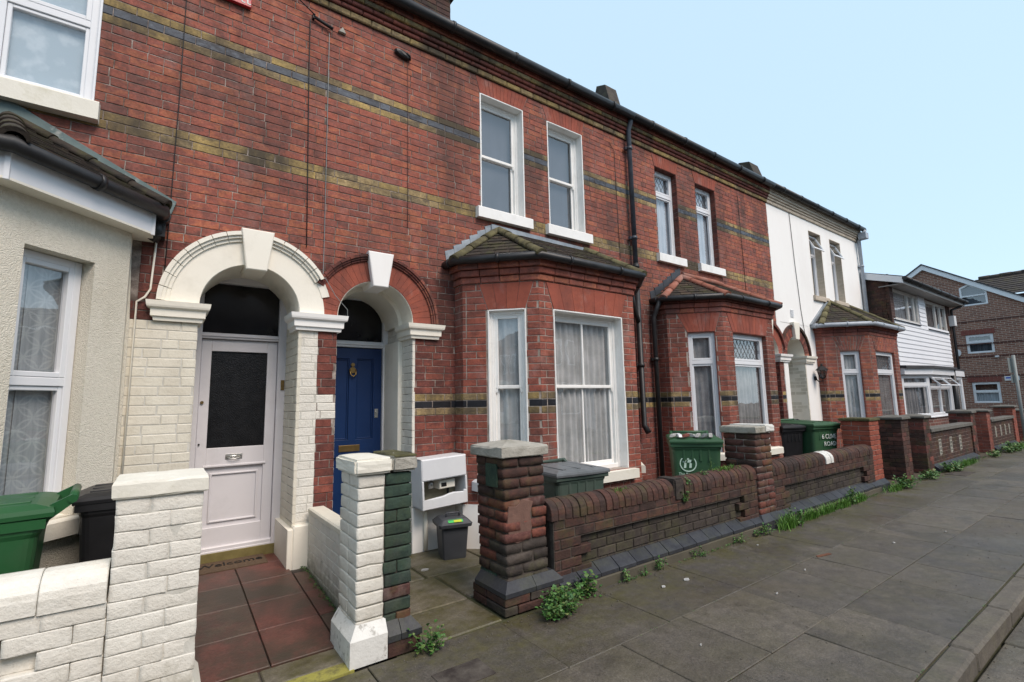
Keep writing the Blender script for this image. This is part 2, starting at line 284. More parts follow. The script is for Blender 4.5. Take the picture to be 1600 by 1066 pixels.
# ---------------------------------------------------------------- mesh helpers
class Fr:
    """wall frame: u along the wall, d outwards from its face, z up"""
    def __init__(s, ox, oy, tx=1, ty=0):
        L = math.hypot(tx, ty); s.o = (ox, oy); s.t = (tx/L, ty/L); s.n = (ty/L, -tx/L); s.L = L
    def P(s, u, d, z): return (s.o[0]+u*s.t[0]+d*s.n[0], s.o[1]+u*s.t[1]+d*s.n[1], z)
    @property
    def N(s): return Vector((s.n[0], s.n[1], 0))
    @property
    def eul(s): return (0, 0, math.atan2(s.t[1], s.t[0]))
def fr2(a, b): return Fr(a[0], a[1], b[0]-a[0], b[1]-a[1])
W0 = Fr(0, 0)           # world: u = x, d = -y
ROOT = {}
class MB:
    def __init__(s): s.v = []; s.f = []; s.sm = []
    def poly3(s, pts, smooth=False):
        i = len(s.v); s.v += [tuple(p) for p in pts]; s.f.append(tuple(range(i, i+len(pts)))); s.sm.append(smooth); return s
    def prism(s, fr, poly, d0, d1, bev=0., back=True):
        n = len(poly); cu_ = sum(p[0] for p in poly)/n; cz = sum(p[1] for p in poly)/n; i = len(s.v)
        s.v += [fr.P(u, d0, z) for u, z in poly]
        if bev:
            s.v += [fr.P(u, d1-bev*.8, z) for u, z in poly]
            ins = []
            for u, z in poly:
                du, dz = cu_-u, cz-z
                ins.append((u+max(-bev, min(bev, du)), z+max(-bev, min(bev, dz))))
            s.v += [fr.P(u, d1, z) for u, z in ins]; lay = 3
        else:
            s.v += [fr.P(u, d1, z) for u, z in poly]; lay = 2
        for k in range(lay-1):
            for j in range(n):
                a, b = i+k*n+j, i+k*n+(j+1) % n; s.f.append((a, b, b+n, a+n)); s.sm.append(False)
        s.f.append(tuple(i+(lay-1)*n+j for j in range(n))); s.sm.append(False)
        if back: s.f.append(tuple(i+j for j in reversed(range(n)))); s.sm.append(False)
        return s
    def box(s, fr, u0, u1, d0, d1, z0, z1, bev=0.):
        return s.prism(fr, [(u0, z0), (u1, z0), (u1, z1), (u0, z1)], d0, d1, bev)
    def wbox(s, x0, x1, y0, y1, z0, z1, bev=0.):
        if not bev: return s.box(W0, x0, x1, -y1, -y0, z0, z1)
        # box bevelled on every edge of its upper half
        i = len(s.v); b = bev
        R_ = [(x0, x1, y0, y1, z0), (x0, x1, y0, y1, z1-b), (x0+b, x1-b, y0+b, y1-b, z1)]
        for (a, c, e, g, z) in R_: s.v += [(a, e, z), (c, e, z), (c, g, z), (a, g, z)]
        for k in range(2):
            for j in range(4):
                p, q = i+k*4+j, i+k*4+(j+1) % 4; s.f.append((p, q, q+4, p+4)); s.sm.append(False)
        s.f.append((i+8, i+9, i+10, i+11)); s.f.append((i+3, i+2, i+1, i)); s.sm += [False]*2
        return s
    def loft(s, rings, cap=True, closed=True, smooth=False):
        i = len(s.v); n = len(rings[0])
        for r_ in rings: s.v += [tuple(p) for p in r_]
        for k in range(len(rings)-1):
            for j in range(n if closed else n-1):
                a, b = i+k*n+j, i+k*n+(j+1) % n; s.f.append((a, b, b+n, a+n)); s.sm.append(smooth)
        if cap and closed:
            s.f.append(tuple(i+j for j in reversed(range(n)))); s.f.append(tuple(i+(len(rings)-1)*n+j for j in range(n))); s.sm += [False]*2
        return s
    def tube(s, pts, r, n=8, smooth=True):
        pts = [Vector(p) for p in pts]; rings = []; prev = None
        for k, p in enumerate(pts):
            if k == 0: d = pts[1]-p
            elif k == len(pts)-1: d = p-pts[k-1]
            else: d = (pts[k+1]-p).normalized()+(p-pts[k-1]).normalized()
            d.normalize()
            a = Vector((0, 0, 1)) if abs(d.z) < .95 else Vector((1, 0, 0))
            if prev is not None: a = prev
            x = d.cross(a); x.normalize(); y = x.cross(d); prev = y
            rr = r[k] if hasattr(r, '__len__') else r
            rings.append([p+x*rr*math.cos(2*math.pi*j/n)+y*rr*math.sin(2*math.pi*j/n) for j in range(n)])
        return s.loft(rings, smooth=smooth)
    def cyl(s, c, axis, r, h, n=14, smooth=True):
        c = Vector(c); a = Vector(axis).normalized()
        return s.tube([c-a*h/2, c+a*h/2], r, n, smooth)
    def build(s, name, mat, parent=None, recalc=True, **props):
        me = bpy.data.meshes.new(name); xs = [min(p[i] for p in s.v) for i in range(3)]; xe = [max(p[i] for p in s.v) for i in range(3)]
        c = Vector([(xs[i]+xe[i])/2 for i in range(3)]) if parent is not None else Vector((0, 0, 0))
        if parent is None: c = Vector(((xs[0]+xe[0])/2, (xs[1]+xe[1])/2, xs[2]))
        me.from_pydata([tuple(Vector(p)-c) for p in s.v], [], s.f)
        if any(s.sm): me.polygons.foreach_set('use_smooth', s.sm)
        if recalc:
            bm = bmesh.new(); bm.from_mesh(me); bmesh.ops.recalc_face_normals(bm, faces=bm.faces); bm.to_mesh(me); bm.free()
        me.materials.append(MATS[mat]); o = bpy.data.objects.new(name, me); COL.objects.link(o)
        place(o, c, parent)
        for k, v in props.items(): o[k] = v
        return o
def place(o, c, parent):
    c = Vector(c)
    if parent is not None: o.parent = parent; o.location = c-ROOT[parent.name]
    else: o.location = c
    ROOT[o.name] = c
def thing(name, label, cat, loc=(0, 0, 0), rotz=0., group=None, local=False):
    o = bpy.data.objects.new(name, None); COL.objects.link(o); o.location = loc; o.rotation_euler = (0, 0, rotz); o.empty_display_size = .2
    ROOT[o.name] = Vector((0, 0, 0)) if local else Vector(loc)
    tag(o, label, cat, group); return o
def tag(o, label, cat=None, group=None):
    o['label'] = label
    if cat: o['category'] = cat
    if group: o['group'] = group
    return o
def struct(o): o['kind'] = 'structure'; return o
def clip(poly, a, b, c):
    """keep the side a*x+b*y >= c of a convex polygon"""
    out = []; n = len(poly)
    for i in range(n):
        p, q = poly[i], poly[(i+1) % n]; dp, dq = a*p[0]+b*p[1]-c, a*q[0]+b*q[1]-c
        if dp >= 0: out.append(p)
        if (dp >= 0) != (dq >= 0):
            k = dp/(dp-dq); out.append((p[0]+(q[0]-p[0])*k, p[1]+(q[1]-p[1])*k))
    return out
def area(p): return abs(sum(p[i][0]*p[(i+1) % len(p)][1]-p[(i+1) % len(p)][0]*p[i][1] for i in range(len(p))))/2

class Pieces:
    """bricks, tiles or slabs of one thing: the ones that show largest become objects of their own, the rest one mesh"""
    cache = {}
    def __init__(s): s.items = []
    def add(s, fr, poly, d0, d1, mat, bev=.003, name='brick', roll=0., key=None):
        if len(poly) >= 3 and area(poly) > 2e-5: s.items.append((fr, poly, d0, d1, mat, bev, name))
    def finish(s, parent, limit=300, rest='brickwork', minpx=0.):
        sc = []
        for it in s.items:
            fr, poly, d0, d1 = it[:4]
            q = [project(fr.P(u, d1, z)) for u, z in poly]
            a = 0
            if all(q):
                cx = sum(p[0] for p in q)/len(q); cy = sum(p[1] for p in q)/len(q)
                if -5 < cx < 1605 and -5 < cy < 1071:
                    a = area([(p[0], p[1]) for p in q])
                    c = Vector(fr.P(sum(u for u, z in poly)/len(poly), d1, sum(z for u, z in poly)/len(poly)))-CAM
                    if c.dot(fr.N) > 0: a = 0
            sc.append(a)
        order = sorted(range(len(sc)), key=lambda i: -sc[i]); single = set(i for i in order[:limit] if sc[i] > minpx)
        rest_mb = {}
        for i, (fr, poly, d0, d1, mat, bev, name) in enumerate(s.items):
            us = [p[0] for p in poly]; zs = [p[1] for p in poly]; uc, zc = (min(us)+max(us))/2, (min(zs)+max(zs))/2
            if i not in single:
                rest_mb.setdefault(mat, MB()).prism(fr, jit(poly, bev), d0, d1+random.uniform(-.0012, .0012), bev, back=False); continue
            wq, hq = round((max(us)-min(us))/.005)*.005, round((max(zs)-min(zs))/.0025)*.0025
            rect = len(poly) == 4 and abs(area(poly)-(max(us)-min(us))*(max(zs)-min(zs))) < 1e-6
            k = (wq, hq, round(d1-d0, 3), mat, bev, name, random.randrange(3)) if rect else None
            me = Pieces.cache.get(k) if k else None
            if me is None:
                mb = MB(); pl = [(-wq/2, -hq/2), (wq/2, -hq/2), (wq/2, hq/2), (-wq/2, hq/2)] if rect else [(u-uc, z-zc) for u, z in poly]
                mb.prism(W0, jit(pl, bev), -(d1-d0), 0, bev, back=False)
                me = bpy.data.meshes.new(name); me.from_pydata(mb.v, [], mb.f); me.materials.append(MATS[mat])
                bm = bmesh.new(); bm.from_mesh(me); bmesh.ops.recalc_face_normals(bm, faces=bm.faces); bm.to_mesh(me); bm.free()
                if k: Pieces.cache[k] = me
            o = bpy.data.objects.new(name, me); COL.objects.link(o); place(o, fr.P(uc, d1+random.uniform(-.0012, .0012), zc), parent); o.rotation_euler = fr.eul
        for mat, mb in rest_mb.items(): mb.build(rest, mat, parent)['kind'] = 'stuff'
def jit(poly, bev):
    j = min(.0018, bev*.5); return [(u+random.uniform(-j, j), z+random.uniform(-j, j)) for u, z in poly]

CO = .075; ZB = 1.525       # brick course and the level every course is counted from
def lay(ps, fr, u0, u1, z0, z1, matfn, holes=(), circles=(), wedges=(), face=0., joint=.0075, bev=.003, shift=0., bond='garden', minw=.03):
    k0 = math.floor((z0-ZB)/CO+1e-6); k1 = math.ceil((z1-ZB)/CO-1e-6)
    for k in range(k0, k1):
        a, b = max(z0, ZB+k*CO), min(z1, ZB+(k+1)*CO)
        if b-a < .02: continue
        zc = (a+b)/2; seq = []
        rr = random.Random(k*97+int(fr.o[0]*100)); u = u0-.225*2+((k % 2)*.1125)+shift+(rr.random()*.05 if bond == 'garden' else 0)
        i = rr.randrange(4)
        while u < u1:
            if bond == 'garden': wd = .1125 if i % 4 == 3 else .225
            elif bond == 'flemish': wd = .1125 if (i+k) % 2 else .225
            else: wd = .225
            seq.append((u, u+wd)); u += wd; i += 1
        cuts = [(h[0], h[1], None) for h in holes if h[2] < zc < h[3]]
        for (bl, br_, tl, tr, wz0, wz1) in wedges:
            if wz0 < zc < wz1: cuts.append((min(bl, tl)+abs(bl-tl)*((zc-wz0)/(wz1-wz0) if tl > bl else 1-(zc-wz0)/(wz1-wz0)), min(br_, tr)+abs(br_-tr)*((zc-wz0)/(wz1-wz0) if tr > br_ else 1-(zc-wz0)/(wz1-wz0)), (bl, br_, tl, tr, wz0, wz1)))
        for (p, q) in seq:
            segs = [(max(p, u0), min(q, u1), None, None)]
            for (c0, c1, wd) in cuts:
                ns = []
                for (s0, s1, wl, wr) in segs:
                    if s1 <= c0-.03 or s0 >= c1+.03 or s1 <= s0: ns.append((s0, s1, wl, wr)); continue
                    if s0 < c0: ns.append((s0, min(s1, c0+(.03 if wd else 0)), wl, wd))
                    if s1 > c1: ns.append((max(s0, c1-(.03 if wd else 0)), s1, wd, wr))
                segs = ns
            for (s0, s1, wl, wr) in segs:
                if s1-s0 < minw: continue
                e0 = joint/2 if s0 > u0+1e-4 else 0; e1 = joint/2 if s1 < u1-1e-4 else 0
                jh = joint*.42
                poly = [(s0+e0, a+jh), (s1-e1, a+jh), (s1-e1, b-jh), (s0+e0, b-jh)]
                if wr:    # left neighbour of a wedge: stay left of its left edge
                    bl, br_, tl, tr, wz0, wz1 = wr; m_ = (tl-bl)/(wz1-wz0); poly = clip(poly, -1, m_, -(bl-m_*wz0)+.004)
                if wl and len(poly) > 2:
                    bl, br_, tl, tr, wz0, wz1 = wl; m_ = (tr-br_)/(wz1-wz0); poly = clip(poly, 1, -m_, (br_-m_*wz0)+.004)
                for (cx, cz, r) in circles:
                    if len(poly) < 3: break
                    if min(math.hypot(x-cx, y-cz) for x, y in poly) < r:
                        mx, my = sum(x for x, y in poly)/len(poly)-cx, sum(y for x, y in poly)/len(poly)-cz; L = math.hypot(mx, my)
                        if L < r*.9: poly = []; break
                        poly = clip(poly, mx/L, my/L, r+(cx*mx+cz*my)/L)
                if len(poly) < 3 or area(poly) < 6e-4: continue
                mt = matfn((s0+s1)/2, zc)
                if mt:
                    if 'painted' in mt:      # paint fills most of the joint
                        g = joint/2-.0015; poly = [(x+(g if x > mxu else -g), y+(g if y > zc else -g)) for mxu in [(s0+s1)/2] for x, y in poly]
                    ps.add(fr, poly, face-.03, face, mt, .006 if 'painted' in mt else bev)
def core(mb, fr, u0, u1, z0, z1, holes=(), d0=-.25, d1=-.005):
    us = sorted(set([u0, u1]+[min(max(h[i], u0), u1) for h in holes for i in (0, 1)])); zs = sorted(set([z0, z1]+[min(max(h[i], z0), z1) for h in holes for i in (2, 3)]))
    for a, b in zip(zs, zs[1:]):
        run = None
        for p, q in zip(us, us[1:]):
            inside = any(h[0]-1e-6 <= p and q <= h[1]+1e-6 and h[2]-1e-6 <= a and b <= h[3]+1e-6 for h in holes)
            if inside:
                if run: mb.box(fr, run[0], run[1], d0, d1, a, b)
                run = None
            else: run = (run[0], q) if run else (p, q)
        if run: mb.box(fr, run[0], run[1], d0, d1, a, b)
def arc_pts(cx, cz, r, a0, a1, n): return [(cx+r*math.cos(a0+(a1-a0)*i/n), cz+r*math.sin(a0+(a1-a0)*i/n)) for i in range(n+1)]
def ring(mb, fr, cx, cz, r0_, r1, d0, d1, a0=0., a1=math.pi, n=24):
    p, q = arc_pts(cx, cz, r0_, a0, a1, n), arc_pts(cx, cz, r1, a0, a1, n)
    for i in range(n): mb.prism(fr, [p[i], q[i], q[i+1], p[i+1]], d0, d1)
    return mb
# ---------------------------------------------------------------- builders
def offset(pts, o):
    """offset an open plan polyline outwards (to the side of Fr.n)"""
    out = []
    for i, p in enumerate(pts):
        ns = []
        if i > 0: ns.append(fr2(pts[i-1], p).n)
        if i < len(pts)-1: ns.append(fr2(p, pts[i+1]).n)
        if len(ns) == 1: out.append((p[0]+ns[0][0]*o, p[1]+ns[0][1]*o))
        else:
            mx, my = ns[0][0]+ns[1][0], ns[0][1]+ns[1][1]; L = mx*mx+my*my; k = 2*o/L
            out.append((p[0]+mx*k, p[1]+my*k))
    return out
def frame_mb(mb, fr, u0, u1, z0, z1, d0, d1, w, wb=None, bev=.004):
    wb = wb or w
    mb.box(fr, u0, u0+w, d0, d1, z0, z1, bev); mb.box(fr, u1-w, u1, d0, d1, z0, z1, bev)
    mb.box(fr, u0+w, u1-w, d0, d1-.001, z1-w, z1, bev); mb.box(fr, u0+w, u1-w, d0, d1-.001, z0, z0+wb, bev)
    return mb
def wavy(fr, u0, u1, z0, z1, d, amp=.024, wl=.085, seed=0):
    mb = MB(); rr = random.Random(seed); n = max(8, int((u1-u0)/.012)); rows = 6; ph = [rr.random()*6 for _ in range(4)]; g = []
    for j in range(rows+1):
        z = z0+(z1-z0)*j/rows; row = []
        for i in range(n+1):
            u = u0+(u1-u0)*i/n; a = amp*(1.15-.5*j/rows)
            row.append(fr.P(u, d+a*math.sin(2*math.pi*u/wl+ph[0]+1.3*math.sin(u*9+ph[1])+.25*j*math.sin(ph[2]+u*7))+.4*a*math.sin(u*31+ph[3]), z))
        g.append(row)
    mb.loft(g, cap=False, closed=False, smooth=True); return mb
def window(house, fr, u0, u1, z0, z1, kind='sash', rec=.10, reveal=None, sill=None, curtain=None, cd=.012, mull=None, trans=None, lead=False, zm=None, fm='white gloss paint', w=.045, glass='glass', label=None, room=True, opened=False, wav=True, smat='sill stone', seed=1, curtain_top=0., cext=.16, rm_=.3):
    f = MB(); frame_mb(f, fr, u0+.004, u1-.004, z0, z1-.004, -rec-.07, -rec, w)
    if kind == 'sash': frame_mb(f, fr, u0+w, u1-w, z0+w*.5, z1-w, -rec-.065, -rec-.012, .022)
    win = f.build('window', fm, house)
    if label: win['label'] = label
    iu0, iu1, iz0, iz1 = u0+w, u1-w, z0+w*.7, z1-w
    panes = []
    if kind == 'sash':
        iu0 += .018; iu1 -= .018; iz1 -= .016
        zm = zm or (z0+z1)/2
        a = MB(); frame_mb(a, fr, iu0, iu1, zm-.018, iz1, -rec-.045, -rec-.018, .038, .036)
        for su in (iu0, iu1-.03): a.prism(fr, [(su, zm-.018), (su+.03, zm-.018), (su+.024, zm-.05), (su+.014, zm-.07), (su+.006, zm-.05)], -rec-.045, -rec-.02, .003)
        if mull: a.box(fr, (u0+u1)/2-.011, (u0+u1)/2+.011, -rec-.044, -rec-.022, zm, iz1-.03, .003)
        a.build('sash', fm, win)
        c = MB(); frame_mb(c, fr, iu0, iu1, iz0, zm+.016, -rec-.066, -rec-.047, .038, .06)
        if mull: c.box(fr, (u0+u1)/2-.011, (u0+u1)/2+.011, -rec-.066, -rec-.05, iz0+.03, zm, .003)
        c.build('sash', fm, win)
        cols = [(iu0+.036, (u0+u1)/2-.01), ((u0+u1)/2+.01, iu1-.036)] if mull else [(iu0+.036, iu1-.036)]
        for p, q in cols: panes += [(p, q, zm+.016, iz1-.036, -rec-.034), (p, q, iz0+.058, zm-.016, -rec-.058)]
    else:
        xs = [iu0]+(mull or [])+[iu1]
        for m_ in (mull or []): MB().box(fr, m_-.025, m_+.025, -rec-.06, -rec-.004, iz0, iz1, .004).build('mullion', fm, win)
        zz = [iz0, trans, iz1] if trans else [iz0, iz1]
        if trans: MB().box(fr, iu0, iu1, -rec-.06, -rec-.002, trans-.028, trans+.028, .004).build('transom', fm, win)
        for a_, b_ in zip(xs, xs[1:]):
            p, q = a_+(.025 if a_ != iu0 else 0), b_-(.025 if b_ != iu1 else 0)
            for j, (c0, c1) in enumerate(zip(zz, zz[1:])):
                y0, y1 = c0+(.028 if j else 0), c1-(.028 if (j == 0 and trans) else 0)
                top = trans and j == 1
                sw = .034
                if top and opened:
                    # top-hung light swung outwards
                    g = Fr(fr.o[0], fr.o[1], fr.t[0], fr.t[1]); sm = MB(); tilt = .19; hh = y1-y0
                    def TP(u, s_, e): k = 1-s_; return fr.P(u, -rec+.01+tilt*k*1.+e, y1-hh*k*.93)
                    for (ua, ub, sa, sb) in ((p, p+sw, 0, 1), (q-sw, q, 0, 1), (p+sw, q-sw, .0, .10), (p+sw, q-sw, .90, 1.)):
                        sm.loft([[TP(ua, sa, 0), TP(ub, sa, 0), TP(ub, sb, 0), TP(ua, sb, 0)], [TP(ua, sa, .035), TP(ub, sa, .035), TP(ub, sb, .035), TP(ua, sb, .035)]])
                    sm.build('sash', fm, win)
                    pm = MB(); pm.poly3([TP(p+sw, .1, .02), TP(q-sw, .1, .02), TP(q-sw, .9, .02), TP(p+sw, .9, .02)]); pm.build('pane', glass, win, recalc=False)
                    continue
                frame_mb(MB(), fr, p, q, y0, y1, 0, .01, sw)
                frame_mb_ = frame_mb(MB(), fr, p+.002, q-.002, y0+.002, y1-.002, -rec-.05, -rec-.012 + (.010 if top else 0), sw if top else sw*.8)
                frame_mb_.build('sash', fm, win); panes.append((p+sw*.8, q-sw*.8, y0+sw*.8, y1-sw*.8, -rec-.035))
                if lead and (top or lead == 'all'):
                    lm = MB(); P0 = panes[-1]; st = .105; hgt = .14
                    for sgn in (1, -1):
                        k = -20
                        while k < 24:
                            base = P0[0]+k*st; poly = [(base-.0035, P0[2]), (base+.0035, P0[2]), (base+.0035+sgn*(P0[3]-P0[2])*st/hgt, P0[3]), (base-.0035+sgn*(P0[3]-P0[2])*st/hgt, P0[3])]
                            poly = clip(clip(poly, 1, 0, P0[0]), -1, 0, -P0[1])
                            if len(poly) > 2: lm.prism(fr, poly, P0[4]+.001, P0[4]+.004)
                            k += 1
                    lm.build('leading', 'dark lead', win)
    for (p, q, a_, b_, d) in panes:
        g = MB(); g.poly3([fr.P(p, d, a_), fr.P(q, d, a_), fr.P(q, d, b_), fr.P(p, d, b_)]); g.build('pane', glass, win, recalc=False)
    if curtain:
        (wavy(fr, u0-cext, u1+cext, z0+.01, z1-.01-curtain_top, -rec-.075-cd, seed=seed, amp=.013 if u1-u0 < .8 else .022) if wav else MB().box(fr, u0-cext, u1+cext, -rec-.075-cd, -rec-.07-cd, z0-.02, z1+.02)).build('curtain', curtain, win)
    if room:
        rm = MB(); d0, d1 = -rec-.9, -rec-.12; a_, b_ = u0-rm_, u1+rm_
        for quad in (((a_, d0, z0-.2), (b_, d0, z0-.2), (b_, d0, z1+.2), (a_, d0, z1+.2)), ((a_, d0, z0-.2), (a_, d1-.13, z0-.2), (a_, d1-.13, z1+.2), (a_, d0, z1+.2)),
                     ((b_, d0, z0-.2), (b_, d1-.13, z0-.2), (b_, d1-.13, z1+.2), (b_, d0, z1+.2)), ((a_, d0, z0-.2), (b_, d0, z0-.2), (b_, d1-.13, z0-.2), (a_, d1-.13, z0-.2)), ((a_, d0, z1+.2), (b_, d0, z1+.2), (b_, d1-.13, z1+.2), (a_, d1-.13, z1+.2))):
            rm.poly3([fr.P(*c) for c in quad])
        rm.build('dark_backing', 'dark interior', win)
    if reveal:
        rv = MB(); t_ = .012; pr = .003
        rv.box(fr, u0-.004, u0+t_, -rec-.07, pr, z0, z1, .003); rv.box(fr, u1-t_, u1+.004, -rec-.07, pr, z0, z1, .003); rv.box(fr, u0+t_, u1-t_, -rec-.07, pr-.001, z1-t_, z1+.004, .003)
        if reveal.endswith('brick'):
            rv = MB(); k = math.floor((z0-ZB)/CO)
            while ZB+k*CO < z1:
                a_, b_ = max(z0, ZB+k*CO+.004), min(z1, ZB+(k+1)*CO-.004); k += 1
                if b_-a_ < .02: continue
                rv.box(fr, u0-.002, u0+.006, -rec-.02 if k % 2 else -.1, -.002, a_, b_); rv.box(fr, u1-.006, u1+.002, -rec-.02, -.002, a_, b_)
            rv.box(fr, u0, u1, -rec-.02, -.003, z1-.004, z1+.002); rv.build('reveal', reveal, win)
        else: rv.build('reveal', reveal, win)
    if sill:
        ext, h, prj, mat = sill
        sb = MB(); sb.prism(Fr(*fr.P(u0-ext, 0, 0)[:2], -fr.n[0], -fr.n[1]), [(-prj, z0-h), (.2, z0-h), (.2, z0+.012), (-prj, z0-.012)], 0, (u1-u0)+2*ext, .006)
        # prism above runs along the wall; rebuild it from explicit corners
        sb = MB(); rings = []
        for u in (u0-ext, u1+ext):
            rings.append([fr.P(u, prj, z0-h), fr.P(u, prj, z0-.022), fr.P(u, prj-.008, z0-.012), fr.P(u, -rec-.02, z0+.006), fr.P(u, -rec-.02, z0-h)])
        sb.loft(rings); sb.build('sill', mat, win)
    return win

def voussoirs(ps, fr, bl, br_, tl, tr, z0, z1, n, mat, jt=.003, d=.002, split=False, bev=.002):
    for i in range(n):
        a, b = i/n, (i+1)/n
        p = [(bl+(br_-bl)*a+jt/2, z0+jt/2), (bl+(br_-bl)*b-jt/2, z0+jt/2), (tl+(tr-tl)*b-jt/2, z1-jt/2), (tl+(tr-tl)*a+jt/2, z1-jt/2)]
        if split:
            k = .38 if i % 2 else .62; zk = z0+(z1-z0)*k
            ps.add(fr, clip(p, 0, -1, -(zk-jt/2)), d-.03, d, mat, bev); ps.add(fr, clip(p, 0, 1, zk+jt/2), d-.03, d, mat, bev)
        else: ps.add(fr, p, d-.03, d, mat, bev)

class Fr3:
    """frame on a sloping plane: u along the eave, z up the slope, d off the surface"""
    def __init__(s, o, U, V):
        s.O = Vector(o); s.U = Vector(U).normalized(); s.V = Vector(V).normalized(); s.N = s.U.cross(s.V).normalized(); s.n = (s.N.x, s.N.y); s.o = (o[0], o[1])
    def P(s, u, d, z): return tuple(s.O+s.U*u+s.N*d+s.V*z)
    @property
    def eul(s): return Matrix((s.U, -s.N, s.V)).transposed().to_euler()
def tile_plane(ps, e0, e1, pts, mat='roof tile brown', gauge=.10, wd=.165, thick=.014):
    """courses of plain tiles on the plane through eave e0-e1 and the other corners pts"""
    e0, e1 = Vector(e0), Vector(e1); U = (e1-e0).normalized(); q = Vector(pts[0])-e0; V = (q-U*q.dot(U)).normalized()
    base = Fr3(e0, U, V)
    if base.N.z < 0: U = -U; e0, e1 = e1, e0; base = Fr3(e0, U, V)
    poly = [(0, 0), ((e1-e0).length, 0)]+sorted([((Vector(p)-e0).dot(U), (Vector(p)-e0).dot(V)) for p in pts], key=lambda t: -t[0])
    zmax = max(p[1] for p in poly); k = 0
    while k*gauge < zmax:
        a, b = k*gauge, min(zmax, (k+1)*gauge+.01)
        Vt = (V*math.cos(.10)-base.N*math.sin(.10)); f = Fr3(e0+V*a+base.N*.014, U, Vt)
        row = clip(clip(poly, 0, 1, a), 0, -1, -b)
        if len(row) > 2:
            u0, u1 = min(p[0] for p in row), max(p[0] for p in row); u = u0-(k % 2)*wd/2-random.random()*.02
            while u < u1:
                t_ = clip(clip(row, 1, 0, u+.002), -1, 0, -(u+wd-.002)); u += wd
                if len(t_) > 2 and area(t_) > 4e-4: ps.add(f, [(x, y-a) for x, y in t_], -thick, random.uniform(-.002, .003), mat, .003, 'roof_tile')
        k += 1
    return base, poly

def bay(house, ps, X0, cx, rx, X1, p, style, Y=4.75, ret=.18, roofmat=None):
    """canted bay: plan polyline from wall to wall"""
    Y1 = Y-p; YR = Y-ret
    plan = [(X0, Y), (X0, YR), (cx, Y1), (rx, Y1), (X1, YR), (X1, Y)]
    frs = [fr2(a, b) for a, b in zip(plan, plan[1:])]
    return plan, frs
def flashing(house, pts, mat='lead', name='flashing', d=.008):
    """stepped flashing: a saw-tooth strip of lead lying on the wall above a sloping abutment"""
    (x0, z0), (x1, z1) = pts; n = max(3, round((z1-z0)/CO)); mb = MB()
    for i in range(n):
        xa, xb = x0+(x1-x0)*i/n, x0+(x1-x0)*(i+1)/n; za, zb = z0+(z1-z0)*i/n, z0+(z1-z0)*(i+1)/n
        mb.prism(FAC, [(xa-.01, za-.03), (xb+.01, zb-.04), (xb+.012, zb+.075), (xa-.03, za+.095)], .002, d+.004*(i % 2), .001)
    mb.build(name, mat, house)
def gutter(house, pts, r=.048, mat='black gutter', name='gutter', brackets=True):
    mb = MB(); mb.tube(pts, r, 10)
    if brackets:
        for a, b in zip(pts, pts[1:]):
            a, b = Vector(a), Vector(b); L = (b-a).length
            for k in range(max(1, int(L/.8))):
                c = a+(b-a)*((k+.5)/max(1, int(L/.8))); mb.cyl(c, b-a, r*1.16, .035, 10)
    return mb.build(name, mat, house)
def pipe(house, pts, r, mat, collars=(), name='downpipe'):
    mb = MB(); mb.tube(pts, r, 10); o = mb.build(name, mat, house)
    for c in collars:
        k = MB(); k.cyl(c, (0, 0, 1), r*1.28, .05, 10); k.wbox(c[0]-r*1.9, c[0]+r*1.9, c[1]+r*.3, c[1]+r*1.4, c[2]-.02, c[2]+.02); k.build('pipe_collar', mat, o)
    return o
FAC = Fr(0, 4.75); FY = 4.75

def bay_cornice(ps, plan, z0, mats, steps=(.02, .045, .075), L=.225, soot=None):
    for k, o in enumerate(steps):
        q = offset(plan, o)
        for i, (a, b) in enumerate(zip(q, q[1:])):
            f = fr2(a, b); u = 0.; f0 = Fr(a[0], a[1], b[0]-a[0], b[1]-a[1]); n = max(1, round(f.L/L))
            for j in range(n):
                ps.add(f0, [(f.L*j/n+.003, z0+k*CO+.003), (f.L*(j+1)/n-.003, z0+k*CO+.003), (f.L*(j+1)/n-.003, z0+(k+1)*CO-.003), (f.L*j/n+.003, z0+(k+1)*CO-.003)], -.05-o, 0, mats[k % len(mats)], .008)
def bay_shell(house, plan, z0, z1, wins, mortar, roof_z=None):
    mb = MB()
    for i, f in enumerate([fr2(a, b) for a, b in zip(plan, plan[1:])]):
        h = [wn for wn in wins.get(i, [])]
        core(mb, f, 0.0, f.L, z0, z1, h, d0=-.17)
    return mb.build('wall_core', mortar, house)
